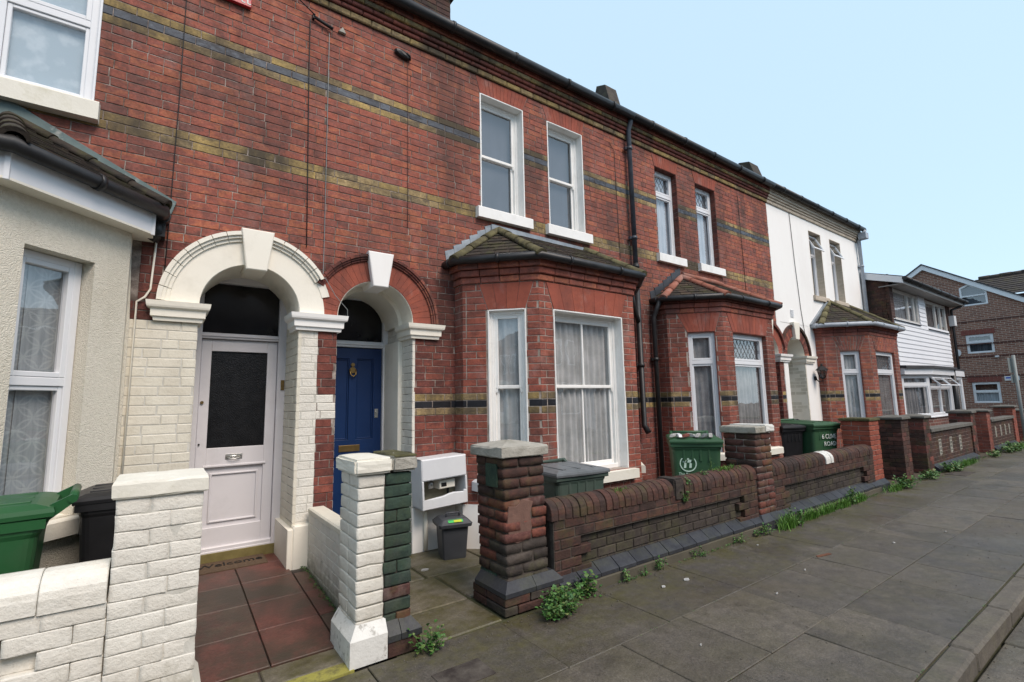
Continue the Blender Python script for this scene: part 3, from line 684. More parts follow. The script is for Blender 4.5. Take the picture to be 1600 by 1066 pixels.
def bay_roof(house, ps, plan, ze, zt, inset, over=.15, tile='roof tile brown', hip='ridge tile moss', gauge=.1, slabs=True):
    e = offset(plan, over); Y = plan[0][1]; E_ = [(x, y, ze) for x, y in e]
    E_[0] = (E_[0][0], Y, ze); E_[5] = (E_[5][0], Y, ze)
    A = (plan[0][0]+inset, Y, zt); B_ = (plan[5][0]-inset, Y, zt)
    under = MB()
    for tri in ((E_[0], E_[1], A), (E_[1], E_[2], A), (E_[2], E_[3], B_, A), (E_[3], E_[4], B_), (E_[4], E_[5], B_)): under.poly3(tri)
    under.poly3(list(reversed(E_))); under.build('roof_base', 'black gutter', house)
    tile_plane(ps, E_[0], E_[1], [A], tile, gauge); tile_plane(ps, E_[1], E_[2], [A], tile, gauge); tile_plane(ps, E_[2], E_[3], [B_, A], tile, gauge)
    tile_plane(ps, E_[3], E_[4], [B_], tile, gauge); tile_plane(ps, E_[4], E_[5], [B_], tile, gauge)
    def hipline(a, b, r=.062, n=None):
        a, b = Vector(a), Vector(b); L = (b-a).length; n = n or max(2, round(L/.3)); d = (b-a)/n
        for k in range(n):
            s0, s1 = a+d*k, a+d*(k+1.06); h = MB(); dd = d.normalized(); side = dd.cross(Vector((0, 0, 1))).normalized(); up = side.cross(dd); rings = []
            for s_, rr in ((s0, r*1.12), (s0+(s1-s0)*.5, r*1.03), (s1, r*.94)):
                rings.append([s_+side*rr*math.cos(t)+up*(rr*math.sin(t)*.9+.0) for t in [math.pi*j/8 for j in range(9)]]+[s_+side*rr*.7*math.cos(t)+up*(rr*.7*math.sin(t)*.9-.01) for t in [math.pi*(8-j)/8 for j in range(9)]])
            h.loft(rings, smooth=True); h.build('hip_tile', hip, house)
    for a, b in ((E_[1], A), (E_[2], A), (E_[3], B_), (E_[4], B_)): hipline(a, b)
    hipline((A[0], Y-.05, zt), (B_[0], Y-.05, zt), .05) if False else None
    return E_, A, B_

def impost(house, x0, x1, z0=2.20, mat='cream stucco', back=.25, left=True):
    for k, (a, b, pr) in enumerate(((z0, z0+.045, .035), (z0+.045, z0+.10, .055), (z0+.10, z0+.155, .085))): pass
    mb = MB(); prof = [(0, z0), (.03, z0), (.035, z0+.03), (.05, z0+.035), (.052, z0+.09), (.075, z0+.105), (.08, z0+.12), (.085, z0+.155), (0, z0+.165)]
    o0 = [(FAC.P(x0-pr, pr, z)) for pr, z in prof]
    rings = []
    def at(x, y, sx, pr, z): return (x+sx*pr, y, z)
    # returns into the passage on both ends, then the front run
    for (x, sx, yb) in ((x0, -1, 1), ):
        pass
    seg = [[(x0-pr, FY+back, z) for pr, z in prof], [(x0-pr, FY-pr, z) for pr, z in prof], [(x1+pr, FY-pr, z) for pr, z in prof], [(x1+pr, FY+back, z) for pr, z in prof]]
    mb.loft(seg); return mb.build('impost', mat, house)
def keystone(house, cx, z0, z1, w0, w1, mat, prj=.075):
    mb = MB(); mb.prism(FAC, [(cx-w0/2, z0), (cx+w0/2, z0), (cx+w1/2, z1), (cx-w1/2, z1)], -.25, prj, .008); return mb.build('keystone', mat, house)
def passage(house, cx, hw, zs, depth, matL, matR, soffit, ps, z_floor, paint='cream painted brick'):
    """door recess: brick side walls and a barrel soffit"""
    xl, xr = cx-hw, cx+hw; Yb = FY+depth
    L = Fr(xl, FY, 0, 1); Rr = Fr(xr, Yb, 0, -1)
    c = MB(); core(c, L, .25, depth+.3, z_floor-.2, zs+.6, d0=-.1); core(c, Rr, -.3, depth-.25, z_floor-.2, zs+.6, d0=-.1); c.build('passage_core', 'white mortar', house)
    lay(ps, L, .012, depth, z_floor, zs, lambda u, z: matL, face=.004, minw=.01, bond='s'); lay(ps, Rr, 0, depth, z_floor, zs, lambda u, z: matR, face=.004, minw=.01, bond='s')
    s = MB(); ring(s, Fr(0, Yb), cx, zs, hw-.003, hw+.03, -.25, depth-.002); s.build('soffit', soffit, house)
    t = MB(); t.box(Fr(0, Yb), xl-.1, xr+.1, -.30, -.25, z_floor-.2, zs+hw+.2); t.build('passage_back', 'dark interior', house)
def arch_core(mb, cx, r, zs, z1, xl, xr):
    n = 32; rc = r+.008
    for i in range(n):
        a, b = cx-rc*math.cos(math.pi*i/n), cx-rc*math.cos(math.pi*(i+1)/n); r = rc; za, zb = zs+math.sqrt(max(0, r*r-(a-cx)**2)), zs+math.sqrt(max(0, r*r-(b-cx)**2))
        mb.prism(FAC, [(a, za), (b, zb), (b, z1), (a, z1)], -.25, -.007)
    if xl < cx-r: mb.box(FAC, xl, cx-r, -.25, -.005, zs, z1)
    if xr > cx+r: mb.box(FAC, cx+r, xr, -.25, -.005, zs, z1)

def facade_mat(base='red brick', low='dark red brick'):
    def f(u, z):
        if 1.375 < z < 1.45 or 1.525 < z < 1.60: return 'yellow stock brick'
        if 1.45 < z < 1.525: return 'dull black brick'
        if 3.70 < z < 3.85 or 4.60 < z < 4.675 or 4.75 < z < 4.825: return 'yellow stock brick'
        if 4.675 < z < 4.75: return 'blue black brick'
        if z < 2.9: return low
        return base
    return f
def cornice(house, ps, x0, x1, mats=None):
    """stepped eaves courses under the gutter"""
    rows = [(5.575, 'yellow stock brick', .03), (5.65, 'dark red brick', .05), (5.70, 'dark red brick', .075), (5.75, 'yellow stock brick', .10), (5.81, 'red brick', .115), (5.87, 'dark red brick', .115)]
    zs = [r[0] for r in rows]+[5.93]
    for k, (z, m_, pr) in enumerate(rows):
        h = zs[k+1]-z; x = x0-(.1 if k % 2 else 0); 
        while x < x1:
            a, b = max(x, x0), min(x+.225, x1); x += .225
            if b-a > .02: ps.add(FAC, [(a+.002, z+.002), (b-.002, z+.002), (b-.002, z+h-.002), (a+.002, z+h-.002)], -.05, pr, (mats or m_) if not mats else mats, .01)
    MB().box(FAC, x0, x1, -.25, .012, 5.575, 5.93).build('cornice_core', 'dark mortar' if not mats else 'cornice cream', house)
def main_roof(house, x0, x1, tile='roof slate'):
    m_ = MB(); m_.loft([[(x, FY-.20, 5.92), (x, FY-.20, 5.945), (x, FY+3.9, 8.1), (x, FY+8, 5.9), (x, FY+8, 5.8), (x, FY+3.9, 7.95)] for x in (x0, x1)]); m_.build('roof', tile, house)
    gutter(house, [(x0, FY-.185, 5.895), (x1, FY-.185, 5.895)], .058)
    MB().wbox(x0, x1, FY+7.6, FY+7.8, 0, 5.85).build('rear_wall', 'dark mortar', house)

# ---------------------------------------------------------------- pier and garden-wall builders
BRC = {}
from mathutils import noise as mnoise
def rough_brick(dx, dy, dz, amp, rnd):
    bm = bmesh.new(); bmesh.ops.create_cube(bm, size=1); bmesh.ops.subdivide_edges(bm, edges=bm.edges[:], cuts=3, use_grid_fill=True); off = Vector((random.random()*50, 0, random.random()*50))
    for v in bm.verts:
        c = v.co.copy()
        for i in range(3): c[i] = math.copysign(.5-(.5-abs(c[i]))*(.35 if .1 < abs(c[i]) < .4 else 1), c[i]) if abs(c[i]) > .01 else 0
        e = sum(1 for i in range(3) if abs(c[i]) > .49); p = Vector((c.x*dx, c.y*dy, c.z*dz))
        if e >= 2:
            for i, d in enumerate((dx, dy, dz)):
                if abs(c[i]) > .49: p[i] -= math.copysign(rnd*(.5 if e == 2 else .75), c[i])
        p += mnoise.noise_vector((p+off)*11)*amp+mnoise.noise_vector((p+off)*38)*amp*.5; v.co = p
    return bm
def brick_box(parent, x0, x1, y0, y1, z0, z1, mat, bev=.006, name='brick', wob=.003, rough=0.):
    k = tuple(round(v, 3) for v in (x1-x0, y1-y0, z1-z0))+(mat, bev, random.randrange(5), rough); me = BRC.get(k)
    if me is None:
        if rough: bm = rough_brick(k[0], k[1], k[2], rough, bev)
        else:
            bm = bmesh.new(); bmesh.ops.create_cube(bm, size=1)
            for v in bm.verts: v.co = Vector((v.co.x*(k[0]), v.co.y*(k[1]), v.co.z*(k[2])))+Vector([random.uniform(-1, 1)*bev*.35 for _ in range(3)])
            bmesh.ops.bevel(bm, geom=bm.edges[:], offset=bev, segments=1, affect='EDGES')
        me = bpy.data.meshes.new(name); bm.to_mesh(me); bm.free(); me.materials.append(MATS[mat]); BRC[k] = me
        if rough: me.polygons.foreach_set('use_smooth', [True]*len(me.polygons))
    o = bpy.data.objects.new(name, me); COL.objects.link(o)
    place(o, ((x0+x1)/2+random.uniform(-wob, wob), (y0+y1)/2+random.uniform(-wob, wob), (z0+z1)/2), parent); o.rotation_euler = (0, 0, random.uniform(-.01, .01)*(wob/.003)); return o
def joined_boxes(parent, boxes, name='brickwork', bev=.005):
    g = {}
    for (x0, x1, y0, y1, z0, z1, mat) in boxes: g.setdefault(mat, MB()).wbox(x0, x1, y0, y1, z0, z1, bev)
    for mat, mb in g.items(): mb.build(name, mat, parent)['kind'] = 'stuff'
def pinwheel(x0, x1, y0, y1, flip):
    """four bricks round a course of a pier"""
    w, d = x1-x0, y1-y0; a = .62; b_ = 1-a
    r = [(0, a, 0, b_), (a, 1, 0, a), (b_, 1, a, 1), (0, b_, b_, 1)]
    if flip: r = [(1-q, 1-p, s, t) for (p, q, s, t) in r]
    return [(x0+p*w, x0+q*w, y0+s*d, y0+t*d) for p, q, s, t in r]
def pier(label, x0, x1, y0, y1, ztop, matfn, core_mat, cap=None, plinth=None, single=True, joint=.009, wob=.003, lean=0., group='gate piers and wall piers along the pavement', bev=.006, co=CO, rough=0.):
    t = thing('gate_pier', label, 'pier', ((x0+x1)/2, y0, 0), group=group)
    z = 0.; k = 0; boxes = []
    zt = ztop-(cap[1] if cap else 0); n = round(zt/co); ch = zt/n
    ci = .0025 if 'white' in core_mat else .012; cm_ = MB(); cm_.loft([[(x0+ci, y0+ci+lean*zz, zz), (x1-ci, y0+ci+lean*zz, zz), (x1-ci, y1-ci+lean*zz, zz), (x0+ci, y1-ci+lean*zz, zz)] for zz in (0, zt-.005)]); cm_.build('mortar_core', core_mat, t)
    for k in range(n):
        z = k*ch; ly = lean*z
        for i, (a, b, c, d) in enumerate(pinwheel(x0, x1, y0, y1, k % 2)):
            mat = matfn(k, i, (a+b)/2, z); j = joint/2 if 'painted' not in mat or 'green' in mat else .0005
            e = [a+(j if a > x0+.001 else 0), b-(j if b < x1-.001 else 0), c+(j if c > y0+.001 else 0)+ly, d-(j if d < y1-.001 else 0)+ly]
            if single: brick_box(t, e[0], e[1], e[2], e[3], z+j, z+ch-j, mat, bev, wob=wob, rough=rough)
            else: boxes.append((e[0], e[1], e[2], e[3], z+j, z+ch-j, mat))
    if boxes: joined_boxes(t, boxes)
    if cap:
        kind, h, ov, mat = cap; bm = bmesh.new(); nx = 8; verts = []
        ly = lean*zt; cm = MB(); cx, cy = (x0+x1)/2, (y0+y1)/2+ly; hw, hd = (x1-x0)/2+ov, (y1-y0)/2+ov; rings = []
        rise = .035 if kind == 'pyramid' else .004
        for (s_, zz) in ((.965, 0), (1, .008), (1, h-.02), (.97, h-.006), (.6, h-.006+rise*.55), (.2, h-.006+rise)):
            ring_ = []
            for i in range(24):
                side, q = divmod(i, 6); q = q/6*2-1
                px, py = [(q, -1), (1, q), (-q, 1), (-1, -q)][side]
                rr_ = random.uniform(-.004, .004) if kind != 'flat' else random.uniform(-.0015, .0015)
                ring_.append((cx+px*hw*s_+rr_, cy+py*hd*s_+rr_, zt+zz+random.uniform(-.002, .002)))
            rings.append(ring_)
        cm.loft(rings); cm.build('cap', mat, t)
    if plinth:
        h, pr, mat, mat2 = plinth; pm = MB(); rings = []
        for (o_, zz) in ((pr, 0), (pr, h-.075), (pr, h-.07), (.004, h)): rings.append([(x0-o_, y0-o_, zz), (x1+o_, y0-o_, zz), (x1+o_, y1+o_, zz), (x0-o_, y1+o_, zz)])
        pm.loft(rings); pm.build('plinth', mat, t)
    return t
def cope_mesh(L, rad, side, name='coping_brick'):
    mb = MB(); prof = [(-rad, 0), (-rad, side)]+[(-rad*math.cos(math.pi*i/10), side+rad*.82*math.sin(math.pi*i/10)) for i in range(1, 10)]+[(rad, side), (rad, 0)]
    e = .004; mb.loft([[(-L/2, y*.965, z*.985) for y, z in prof], [(-L/2+e, y, z) for y, z in prof], [(L/2-e, y, z) for y, z in prof], [(L/2, y*.965, z*.985) for y, z in prof]], smooth=False)
    return mb
def coping(parent, x0, x1, y, z, L, rad, side, mats, name='coping_brick', skip=(), jt=.007):
    n = round((x1-x0)/L); l = (x1-x0)/n; cache = []
    for i in range(n):
        mat = mats(i, x0+(i+.5)*l); key = ('cope', round(l, 3), rad, side, mat); me = BRC.get(key)
        if me is None:
            me = bpy.data.meshes.new(name); mb = cope_mesh(l-jt, rad, side); me.from_pydata(mb.v, [], mb.f); bm = bmesh.new(); bm.from_mesh(me); bmesh.ops.recalc_face_normals(bm, faces=bm.faces); bm.to_mesh(me); bm.free(); me.materials.append(MATS[mat]); BRC[key] = me
        o = bpy.data.objects.new(name, me); COL.objects.link(o); place(o, (x0+(i+.5)*l, y+random.uniform(-.004, .004), z+random.uniform(-.004, .003)), parent); o.rotation_euler = (random.uniform(-.02, .02), random.uniform(-.012, .012), random.uniform(-.015, .015))
# ================================================================ GROUND
def flat(name, x0, x1, y0, y1, z, mat, z0=None):
    return struct(MB().wbox(x0, x1, y0, y1, (z-.3) if z0 is None else z0, z).build(name, mat))
struct(MB().wbox(-90, 130, -90, 130, -.6, -.16).build('ground', 'soil'))
struct(MB().wbox(-20, 27.5, -9, .42, -.3, -.105).build('road', 'asphalt'))
gut = MB().wbox(-20, 27.5, .42, .875, -.3, -.128).build('gutter_strip', 'moss bed'); struct(gut)
x = -1.0
while x < 20:
    L = .915; brick_box(gut, x+.004, x+L-.004, .445, .87, -.16, -.10, 'paving', .008, 'gutter_slab', wob=.001); x += L
kerb = MB().wbox(-20, 27.5, .885, 1.0, -.3, -.06).build('kerb', 'moss bed'); struct(kerb)
x = 1.17
while x < 22:
    L = .915; brick_box(kerb, x+.004, x+L-.004, .878, 1.005, -.12, .004, 'kerb stone', .016, 'kerb_stone', wob=.002); x += L
pave = MB().wbox(-20, 27.5, 1.0, 2.93, -.3, -.012).build('pavement', 'moss bed'); struct(pave)
rows = [(1.008, 1.60, .92, .35), (1.60, 2.22, .76, .62), (2.22, 2.93, .92, .10)]
for (ya, yb, L, off) in rows:
    x = -1.5+off; rr = random.Random(int(off*100))
    while x < 24:
        l = L*rr.choice([1, 1, .82, 1.0, .66]); q = x+l
        brick_box(pave, x+.0025, q-.0025, ya+.0025, yb-.0025, -.04, rr.uniform(-.0015, .0025), 'paving', .004, 'paving_slab', wob=.001); x = q
# ground inside the front gardens
gb = MB().wbox(1.24, 5.6, 2.93, 4.80, -.3, -.012).build('garden_ground', 'moss bed'); struct(gb)
for (a, b, c, d) in ((1.42, 2.02, 2.95, 3.42), (1.42, 2.02, 3.43, 4.02), (2.03, 2.72, 3.43, 4.02), (1.25, 1.95, 4.03, 4.74), (1.96, 2.62, 4.03, 4.74), (2.73, 3.4, 3.4, 4.02), (1.25, 1.41, 3.4, 4.02), (2.63, 3.2, 4.03, 4.6), (3.41, 4.2, 3.3, 4.0), (4.21, 5.0, 3.3, 4.0)):
    brick_box(gb, a+.006, b-.006, c+.006, d-.006, -.05, random.uniform(-.002, .004), 'garden concrete', .008, 'garden_slab', wob=.002)
struct(MB().wbox(5.6, 28, 2.93, 4.80, -.3, -.005).build('garden_soil', 'soil'))
struct(MB().wbox(-8, -.2, 2.93, 4.80, -.3, .0).build('garden_concrete', 'concrete'))
# the red tiled path up to the white door rises from the pavement
def zp(y): return .0+max(0, min(1, (y-3.05)/1.75))*.11
pth = MB(); pth.loft([[(x, 2.95, -.2), (x, 2.95, -.03), (x, 3.05, -.012), (x, 4.8, .098), (x, 5.35, .105), (x, 5.35, -.2)] for x in (-.2, 1.12)]); pth = pth.build('garden_path', 'dark mortar'); struct(pth)
ys = [3.26, 3.72, 4.16, 4.58, 4.98, 5.31]; xs_ = [-.2, .15, .60, .985, 1.10]
for i in range(len(ys)-1):
    for j in range(len(xs_)-1):
        if i >= 3 and j in (0, 3): continue
        a, b, c, d = xs_[j]+.004, xs_[j+1]-.004, ys[i]+.004, ys[i+1]-.004; h = random.uniform(0, .003); mb = MB()
        mb.loft([[(a, c, zp(c)-.05), (b, c, zp(c)-.05), (b, d, zp(d)-.05), (a, d, zp(d)-.05)], [(a, c, zp(c)+h), (b, c, zp(c)+h), (b, d, zp(d)+h), (a, d, zp(d)+h)], [(a+.003, c+.003, zp(c)+.004+h), (b-.003, c+.003, zp(c)+.004+h), (b-.003, d-.003, zp(d)+.004+h), (a+.003, d-.003, zp(d)+.004+h)]])
        mb.build('path_tile', 'red quarry tile', pth)
for (a, b) in ((-.2, .53), (.54, 1.10)): brick_box(pth, a, b, 3.055, 3.255, -.04, .012, 'garden concrete', .006, 'path_slab', wob=.001)
mb = MB(); mb.loft([[(-.2, 2.945, -.04), (-.2, 2.945, .003), (-.2, 3.05, .010), (-.2, 3.05, -.04)], [(.98, 2.945, -.04), (.98, 2.945, .003), (.98, 3.05, .010), (.98, 3.05, -.04)]]); mb.build('step_edge', 'threshold yellow', pth)

# ================================================================ HOUSE A  (cream bay, white arched door)
hA = thing('terraced_house', 'red brick house with a cream roughcast bay and white door under a cream arch', 'house', (-.8, FY, 0), group='terraced houses in the row')
ps = Pieces(); ZS = 2.36
fm = facade_mat()
def matA(u, z):
    if z < 2.21 and u > -.30: return 'cream painted brick' if u < .3 else 'white painted brick'
    return fm(u, z)
U0 = (-1.74, -.565, 3.85, 5.35)
doorA = (.21, 1.0); cA = .605
lay(ps, FAC, -.26, doorA[0], 0.1, 2.36, matA, minw=.03)
lay(ps, FAC, -3.2, 1.172, 2.36, 5.575, matA, holes=[U0, (-3.3, -.2, 2.3, 3.0)], circles=[(cA, ZS, .67), (1.742, ZS, .67)])
lay(ps, FAC, 1.0, 1.172, 0.1, 2.36, matA, minw=.02)
c = MB(); core(c, FAC, -3.2, 1.172, .0, 5.6, [(.21, 1.0, -.1, 3.04), (-.06, 1.28, ZS, 3.04), U0]); arch_core(c, cA, .395, ZS, 3.04, -.06, 1.172)
c.build('wall_core', 'mortar', hA)
MB().box(FAC, -.26, .209, -.03, -.0025, .1, 2.2).build('painted_joints', 'white mortar', hA); MB().box(FAC, 1.001, 1.171, -.03, -.0025, .1, 2.2).build('painted_joints', 'white mortar', hA)
# cream arch: smooth ring, moulded hood in separate stones, keystone, imposts
r_ = MB(); ring(r_, FAC, cA, ZS, .395, .615, -.25, .012, 0.0, math.pi, 30); r_.build('arch_ring', 'cream stucco', hA)
mb = MB(); ring(mb, FAC, cA, ZS, .61, .682, -.01, .018, .27, math.pi, 30); mb.build('hood_backing', 'cream stucco', hA)
for i in range(18):
    a0, a1 = math.pi*i/18, math.pi*(i+1)/18-.009
    if abs((a0+a1)/2-math.pi/2) < .2: continue
    if cA+.67*math.cos((a0+a1)/2) > 1.18: continue
    mb = MB()
    for (ra, rb, dd) in ((.60, .628, .03), (.628, .652, .05), (.652, .685, .068)): ring(mb, FAC, cA, ZS, ra, rb, -.01, dd, a0, a1, 3)
    mb.build('hood_stone', 'cream stucco', hA)
keystone(hA, cA+.015, 2.70, 3.065, .165, .265, 'cream stucco')
impost(hA, -.06, doorA[0]-.0, 2.20); impost(hA, 1.0, 1.346, 2.20, 'white stucco')
passage(hA, cA, .395, ZS, .60, 'cream painted brick', 'cream painted brick', 'cream stucco', ps, .1)
mb = MB(); mb.prism(FAC, [(1.0, .0), (1.172, .0), (1.172, .42), (1.165, .455), (1.01, .455), (1.0, .44)], -.05, .055, .01)
mb.box(FAC, .955, 1.0, -.62, .05, .0, .43, .006); mb.build('pier_plinth', 'cream stucco', hA)
# white door
YD = FY+.57; DF = Fr(0, YD)
fr_ = MB(); frame_mb(fr_, DF, .20, 1.0, .20, 2.76, -.03, .05, .075, .02); fr_.box(DF, .27, .93, -.03, .045, 2.145, 2.20, .006); fr_.box(DF, .27, .93, -.03, .058, 2.165, 2.182, .004)
dfm = fr_.build('door_frame', 'door white', hA)
MB().box(DF, .28, .925, -.012, -.006, 2.2, 2.75).build('fanlight', 'dark glass', dfm); MB().box(DF, .22, .98, -.4, -.38, 2.1, 2.8).build('fanlight_dark', 'dark interior', dfm)
MB().box(DF, .28, .50, -.06, -.055, 2.21, 2.36).build('notice_paper', 'room', dfm)
d = MB(); du0, du1 = .278, .922
d.box(DF, du0, .36, -.03, .012, .205, 2.14, .004); d.box(DF, .835, du1, -.03, .012, .205, 2.14, .004); d.box(DF, .36, .835, -.03, .0115, 2.03, 2.14, .004)
d.box(DF, .36, .835, -.03, .0115, .96, 1.13, .004); d.box(DF, .36, .835, -.03, .0115, .205, .42, .004); d.box(DF, .36, .835, -.03, -.012, .42, .96)
frame_mb(d, DF, .40, .795, .46, .90, -.02, .004, .016, bev=.004); d.box(DF, .34, .855, -.02, .022, .955, .975, .004); d.box(DF, .27, .93, -.02, .04, .205, .255, .01)
dr = d.build('front_door', 'door white', hA)
MB().box(DF, .36, .835, -.022, -.010, 1.13, 2.03).build('door_glass', 'frosted dark glass', dr)
mb = MB(); mb.cyl(DF.P(.585, .018, 1.045), (1, 0, 0), .010, .13, 8); mb.box(DF, .515, .655, .010, .016, 1.018, 1.068, .002)
mb.tube([DF.P(.53, .014, 1.05), DF.P(.54, .035, 1.03), DF.P(.585, .042, 1.024), DF.P(.63, .035, 1.03), DF.P(.64, .014, 1.05)], .005, 6); mb.build('letter_plate', 'steel', dr)
MB().cyl(DF.P(.305, .016, 1.55), (0, 1, 0), .014, .02, 12).build('lock', 'brass', dr)
MB().cyl(DF.P(.30, .014, 1.17), (0, 1, 0), .008, .02, 10).build('keyhole', 'black', dr)
mb = MB(); mb.box(DF, .958, .99, .05, .062, 1.66, 1.76, .004); mb.cyl(DF.P(.974, .066, 1.71), (0, 1, 0), .009, .012, 10); mb.build('door_bell', 'brass', hA)
mb = MB(); mb.box(DF, .21, .99, -.04, .06, .10, .205, .004); mb.build('door_sill', 'mat yellow', hA)
# upstairs window
ux0, ux1, uz0, uz1 = U0
wA = window(hA, FAC, ux0, ux1, uz0+.03, uz1, 'casement', rec=.03, curtain='lace flowers', wav=False, trans=4.555, mull=[-1.12], fm='upvc', w=.06, sill=(.045, .16, .09, 'sill stone'), reveal='upvc', cd=.0, cext=0)
# red alarm plate, cut by the top edge of the photo
pl = thing('wall_plate', 'red enamel plate with white lettering high on the brick wall of the first house', 'sign', (.33, FY-.03, 5.2))
MB().box(FAC, .19, .475, .012, .045, 5.205, 5.44, .004).build('plate', 'red plate', pl)
def text(s, fr, u, d, z, size, mat, parent, align='CENTER', shear=0, spacing=1., name='lettering', ex=.001):
    cu = bpy.data.curves.new(name, 'FONT'); cu.body = s; cu.size = size; cu.align_x = align; cu.extrude = ex; cu.space_character = spacing; cu.shear = shear; cu.resolution_u = 3
    o = bpy.data.objects.new(name, cu); COL.objects.link(o); cu.materials.append(MATS[mat]); place(o, fr.P(u, d, z), parent)
    bpy.context.view_layer.update(); me = bpy.data.meshes.new_from_object(o.evaluated_get(bpy.context.evaluated_depsgraph_get())); bpy.data.objects.remove(o)
    o = bpy.data.objects.new(name, me); COL.objects.link(o); place(o, fr.P(u, d, z), parent)
    o.rotation_euler = (math.pi/2, 0, math.atan2(fr.t[1], fr.t[0])); return o
text('tt', FAC, .425, .0465, 5.225, .14, 'paint white flat', pl)

# cream bay of house A
plan = [(-2.95, FY), (-2.95, 4.57), (-2.35, 3.96), (-.85, 3.96), (-.25, 4.57), (-.25, FY)]
frs = [fr2(a, b) for a, b in zip(plan, plan[1:])]
wnA = {3: [(.165, .60, .82, 2.53)], 2: [(.2, 1.3, .82, 2.53)]}
bay_shell(hA, plan, 0, 2.93, wnA, 'roughcast')
window(hA, frs[3], .165, .60, .82, 2.53, 'casement', rec=.10, curtain='lace rings', wav=False, trans=1.69, fm='upvc', w=.05, cd=.01, sill=(.10, .12, .05, 'sill stone'))
window(hA, frs[2], .2, 1.3, .82, 2.53, 'casement', rec=.10, curtain='lace rings', wav=False, trans=1.69, fm='upvc', w=.05, cd=.01, sill=(.10, .12, .05, 'sill stone'))
for (o0, o1, z0, z1, mt, nm) in ((-.03, .125, 2.835, 2.85, 'cream stucco', 'soffit_board'), (.105, .125, 2.85, 3.02, 'upvc', 'fascia_board')):
    qa, qb = offset(plan, o0), offset(plan, o1)
    for i in range(5):
        mb = MB(); mb.loft([[qa[i]+(z0,), qb[i]+(z0,), qb[i]+(z1,), qa[i]+(z1,)], [qa[i+1]+(z0,), qb[i+1]+(z0,), qb[i+1]+(z1,), qa[i+1]+(z1,)]]); mb.build(nm, mt, hA)
q = offset(plan, .125)
for i in (2, 3, 4): mb = MB(); mb.wbox(q[i][0]-.012, q[i][0]+.012, q[i][1]-.012, q[i][1]+.012, 2.83, 3.02); mb.build('fascia_joint', 'upvc', hA)
E_, A_, B_ = bay_roof(hA, ps, plan, 3.06, 3.60, .75, .20, 'roof tile brown', 'roof tile brown')
gutter(hA, [(x, y, 3.03) for x, y in offset(plan, .175)], .05)
mb = MB(); mb.prism(FAC, [(-.02, 3.09), (.01, 3.20), (-1.02, 3.74), (-2.2, 3.74), (-2.2, 3.58), (-1.08, 3.56)], .004, .03, .002); mb.build('flashing', 'felt', hA)
mb = MB(); mb.wbox(-.2, -.05, 4.62, 4.74, 2.86, 3.0, .01); mb.tube([(-.12, 4.66, 3.0), (-.10, 4.64, 2.9), (-.13, 4.68, 2.84)], .045, 8); mb.build('gutter_end', 'black gutter', hA)
mb = MB(); mb.prism(FAC, [(-.262, 0), (-.236, 0), (-.236, 2.2), (-.262, 2.9)], 0, .02, .002); mb.build('junction_render', 'roughcast', hA)
cornice(hA, ps, -3.2, 1.172); main_roof(hA, -3.2, 1.172)
ps.finish(hA, 300)

# ================================================================ HOUSE B  (blue door, red bay)
hB = thing('terraced_house', 'red brick house with a blue door, white sashes and a mossy-roofed brick bay', 'house', (3.4, FY, 0), group='terraced houses in the row')
ps = Pieces(); cB = 1.742; doorB = (1.346, 2.137)
W1 = (3.02, 3.69, 3.85, 5.35); W2 = (4.11, 4.77, 3.85, 5.35)
def matB(u, z):
    if u < 1.346 and z < 2.21: return 'white painted brick' if 1.375 < z < 1.60 else 'dark red brick'
    if z < .42: return None
    return fm(u, z)
lay(ps, FAC, 1.172, doorB[0], .1, 2.36, matB)
lay(ps, FAC, doorB[1], 2.66, .45, 2.36, matB)
wed1 = (W1[0], W1[1], W1[0]-.07, W1[1]+.09, 5.35, 5.575); wed2 = (W2[0], W2[1], W2[0]-.09, W2[1]+.07, 5.35, 5.575)
lay(ps, FAC, 1.172, 5.72, 2.36, 5.575, matB, holes=[W1, W2, (2.65, 5.36, 2.3, 3.0)], circles=[(cB, ZS, .665), (cA, ZS, .667)], wedges=[wed1, wed2])
lay(ps, FAC, 5.36, 5.72, .45, 2.36, matB)
for w_ in (wed1, wed2): voussoirs(ps, FAC, w_[0]+.002, w_[1]-.002, w_[2]+.004, w_[3]-.004, 5.352, 5.573, 13, 'rubbed red brick', .0025)
c = MB(); core(c, FAC, 1.172, 5.72, .0, 5.6, [(1.346, 2.137, -.1, 3.04), (1.10, 2.42, ZS, 3.04), W1, W2]); arch_core(c, cB, .395, ZS, 3.04, 1.172, 2.42)
c.build('wall_core', 'mortar', hB)
for i in range(26):         # ring of narrow rubbed bricks
    a0, a1 = math.pi*i/26, math.pi*(i+1)/26
    if abs((a0+a1)/2-math.pi/2) < .12: continue
    p_, q_ = arc_pts(cB, ZS, .397, a0+.003, a1-.003, 2), arc_pts(cB, ZS, .605, a0+.002, a1-.002, 2)
    pl_ = p_[::-1]+q_
    pl_ = clip(pl_, 1, 0, 1.176)
    pl_ = [(x, y) for x, y in pl_]
    if len(pl_) > 2:
        mb = MB(); mb.prism(FAC, pl_, -.2, .004, .002, back=False); mb.build('arch_brick', 'rubbed red brick', hB)
for i in range(20):
    a0, a1 = math.pi*i/20+.004, math.pi*(i+1)/20-.004
    if abs((a0+a1)/2-math.pi/2) < .15 or cB+.64*math.cos((a0+a1)/2) < 1.19: continue
    mb = MB()
    for (ra, rb, dd) in ((.607, .628, .022), (.628, .648, .036), (.648, .675, .05)): ring(mb, FAC, cB, ZS, ra, rb, -.01, dd, a0, a1, 2)
    mb.build('hood_brick', 'dark red brick' if i > 4 else 'red brick', hB)
keystone(hB, cB+.012, 2.69, 3.05, .155, .27, 'white stucco')
impost(hB, doorB[1], 2.40, 2.19, 'cream stucco', back=.30)
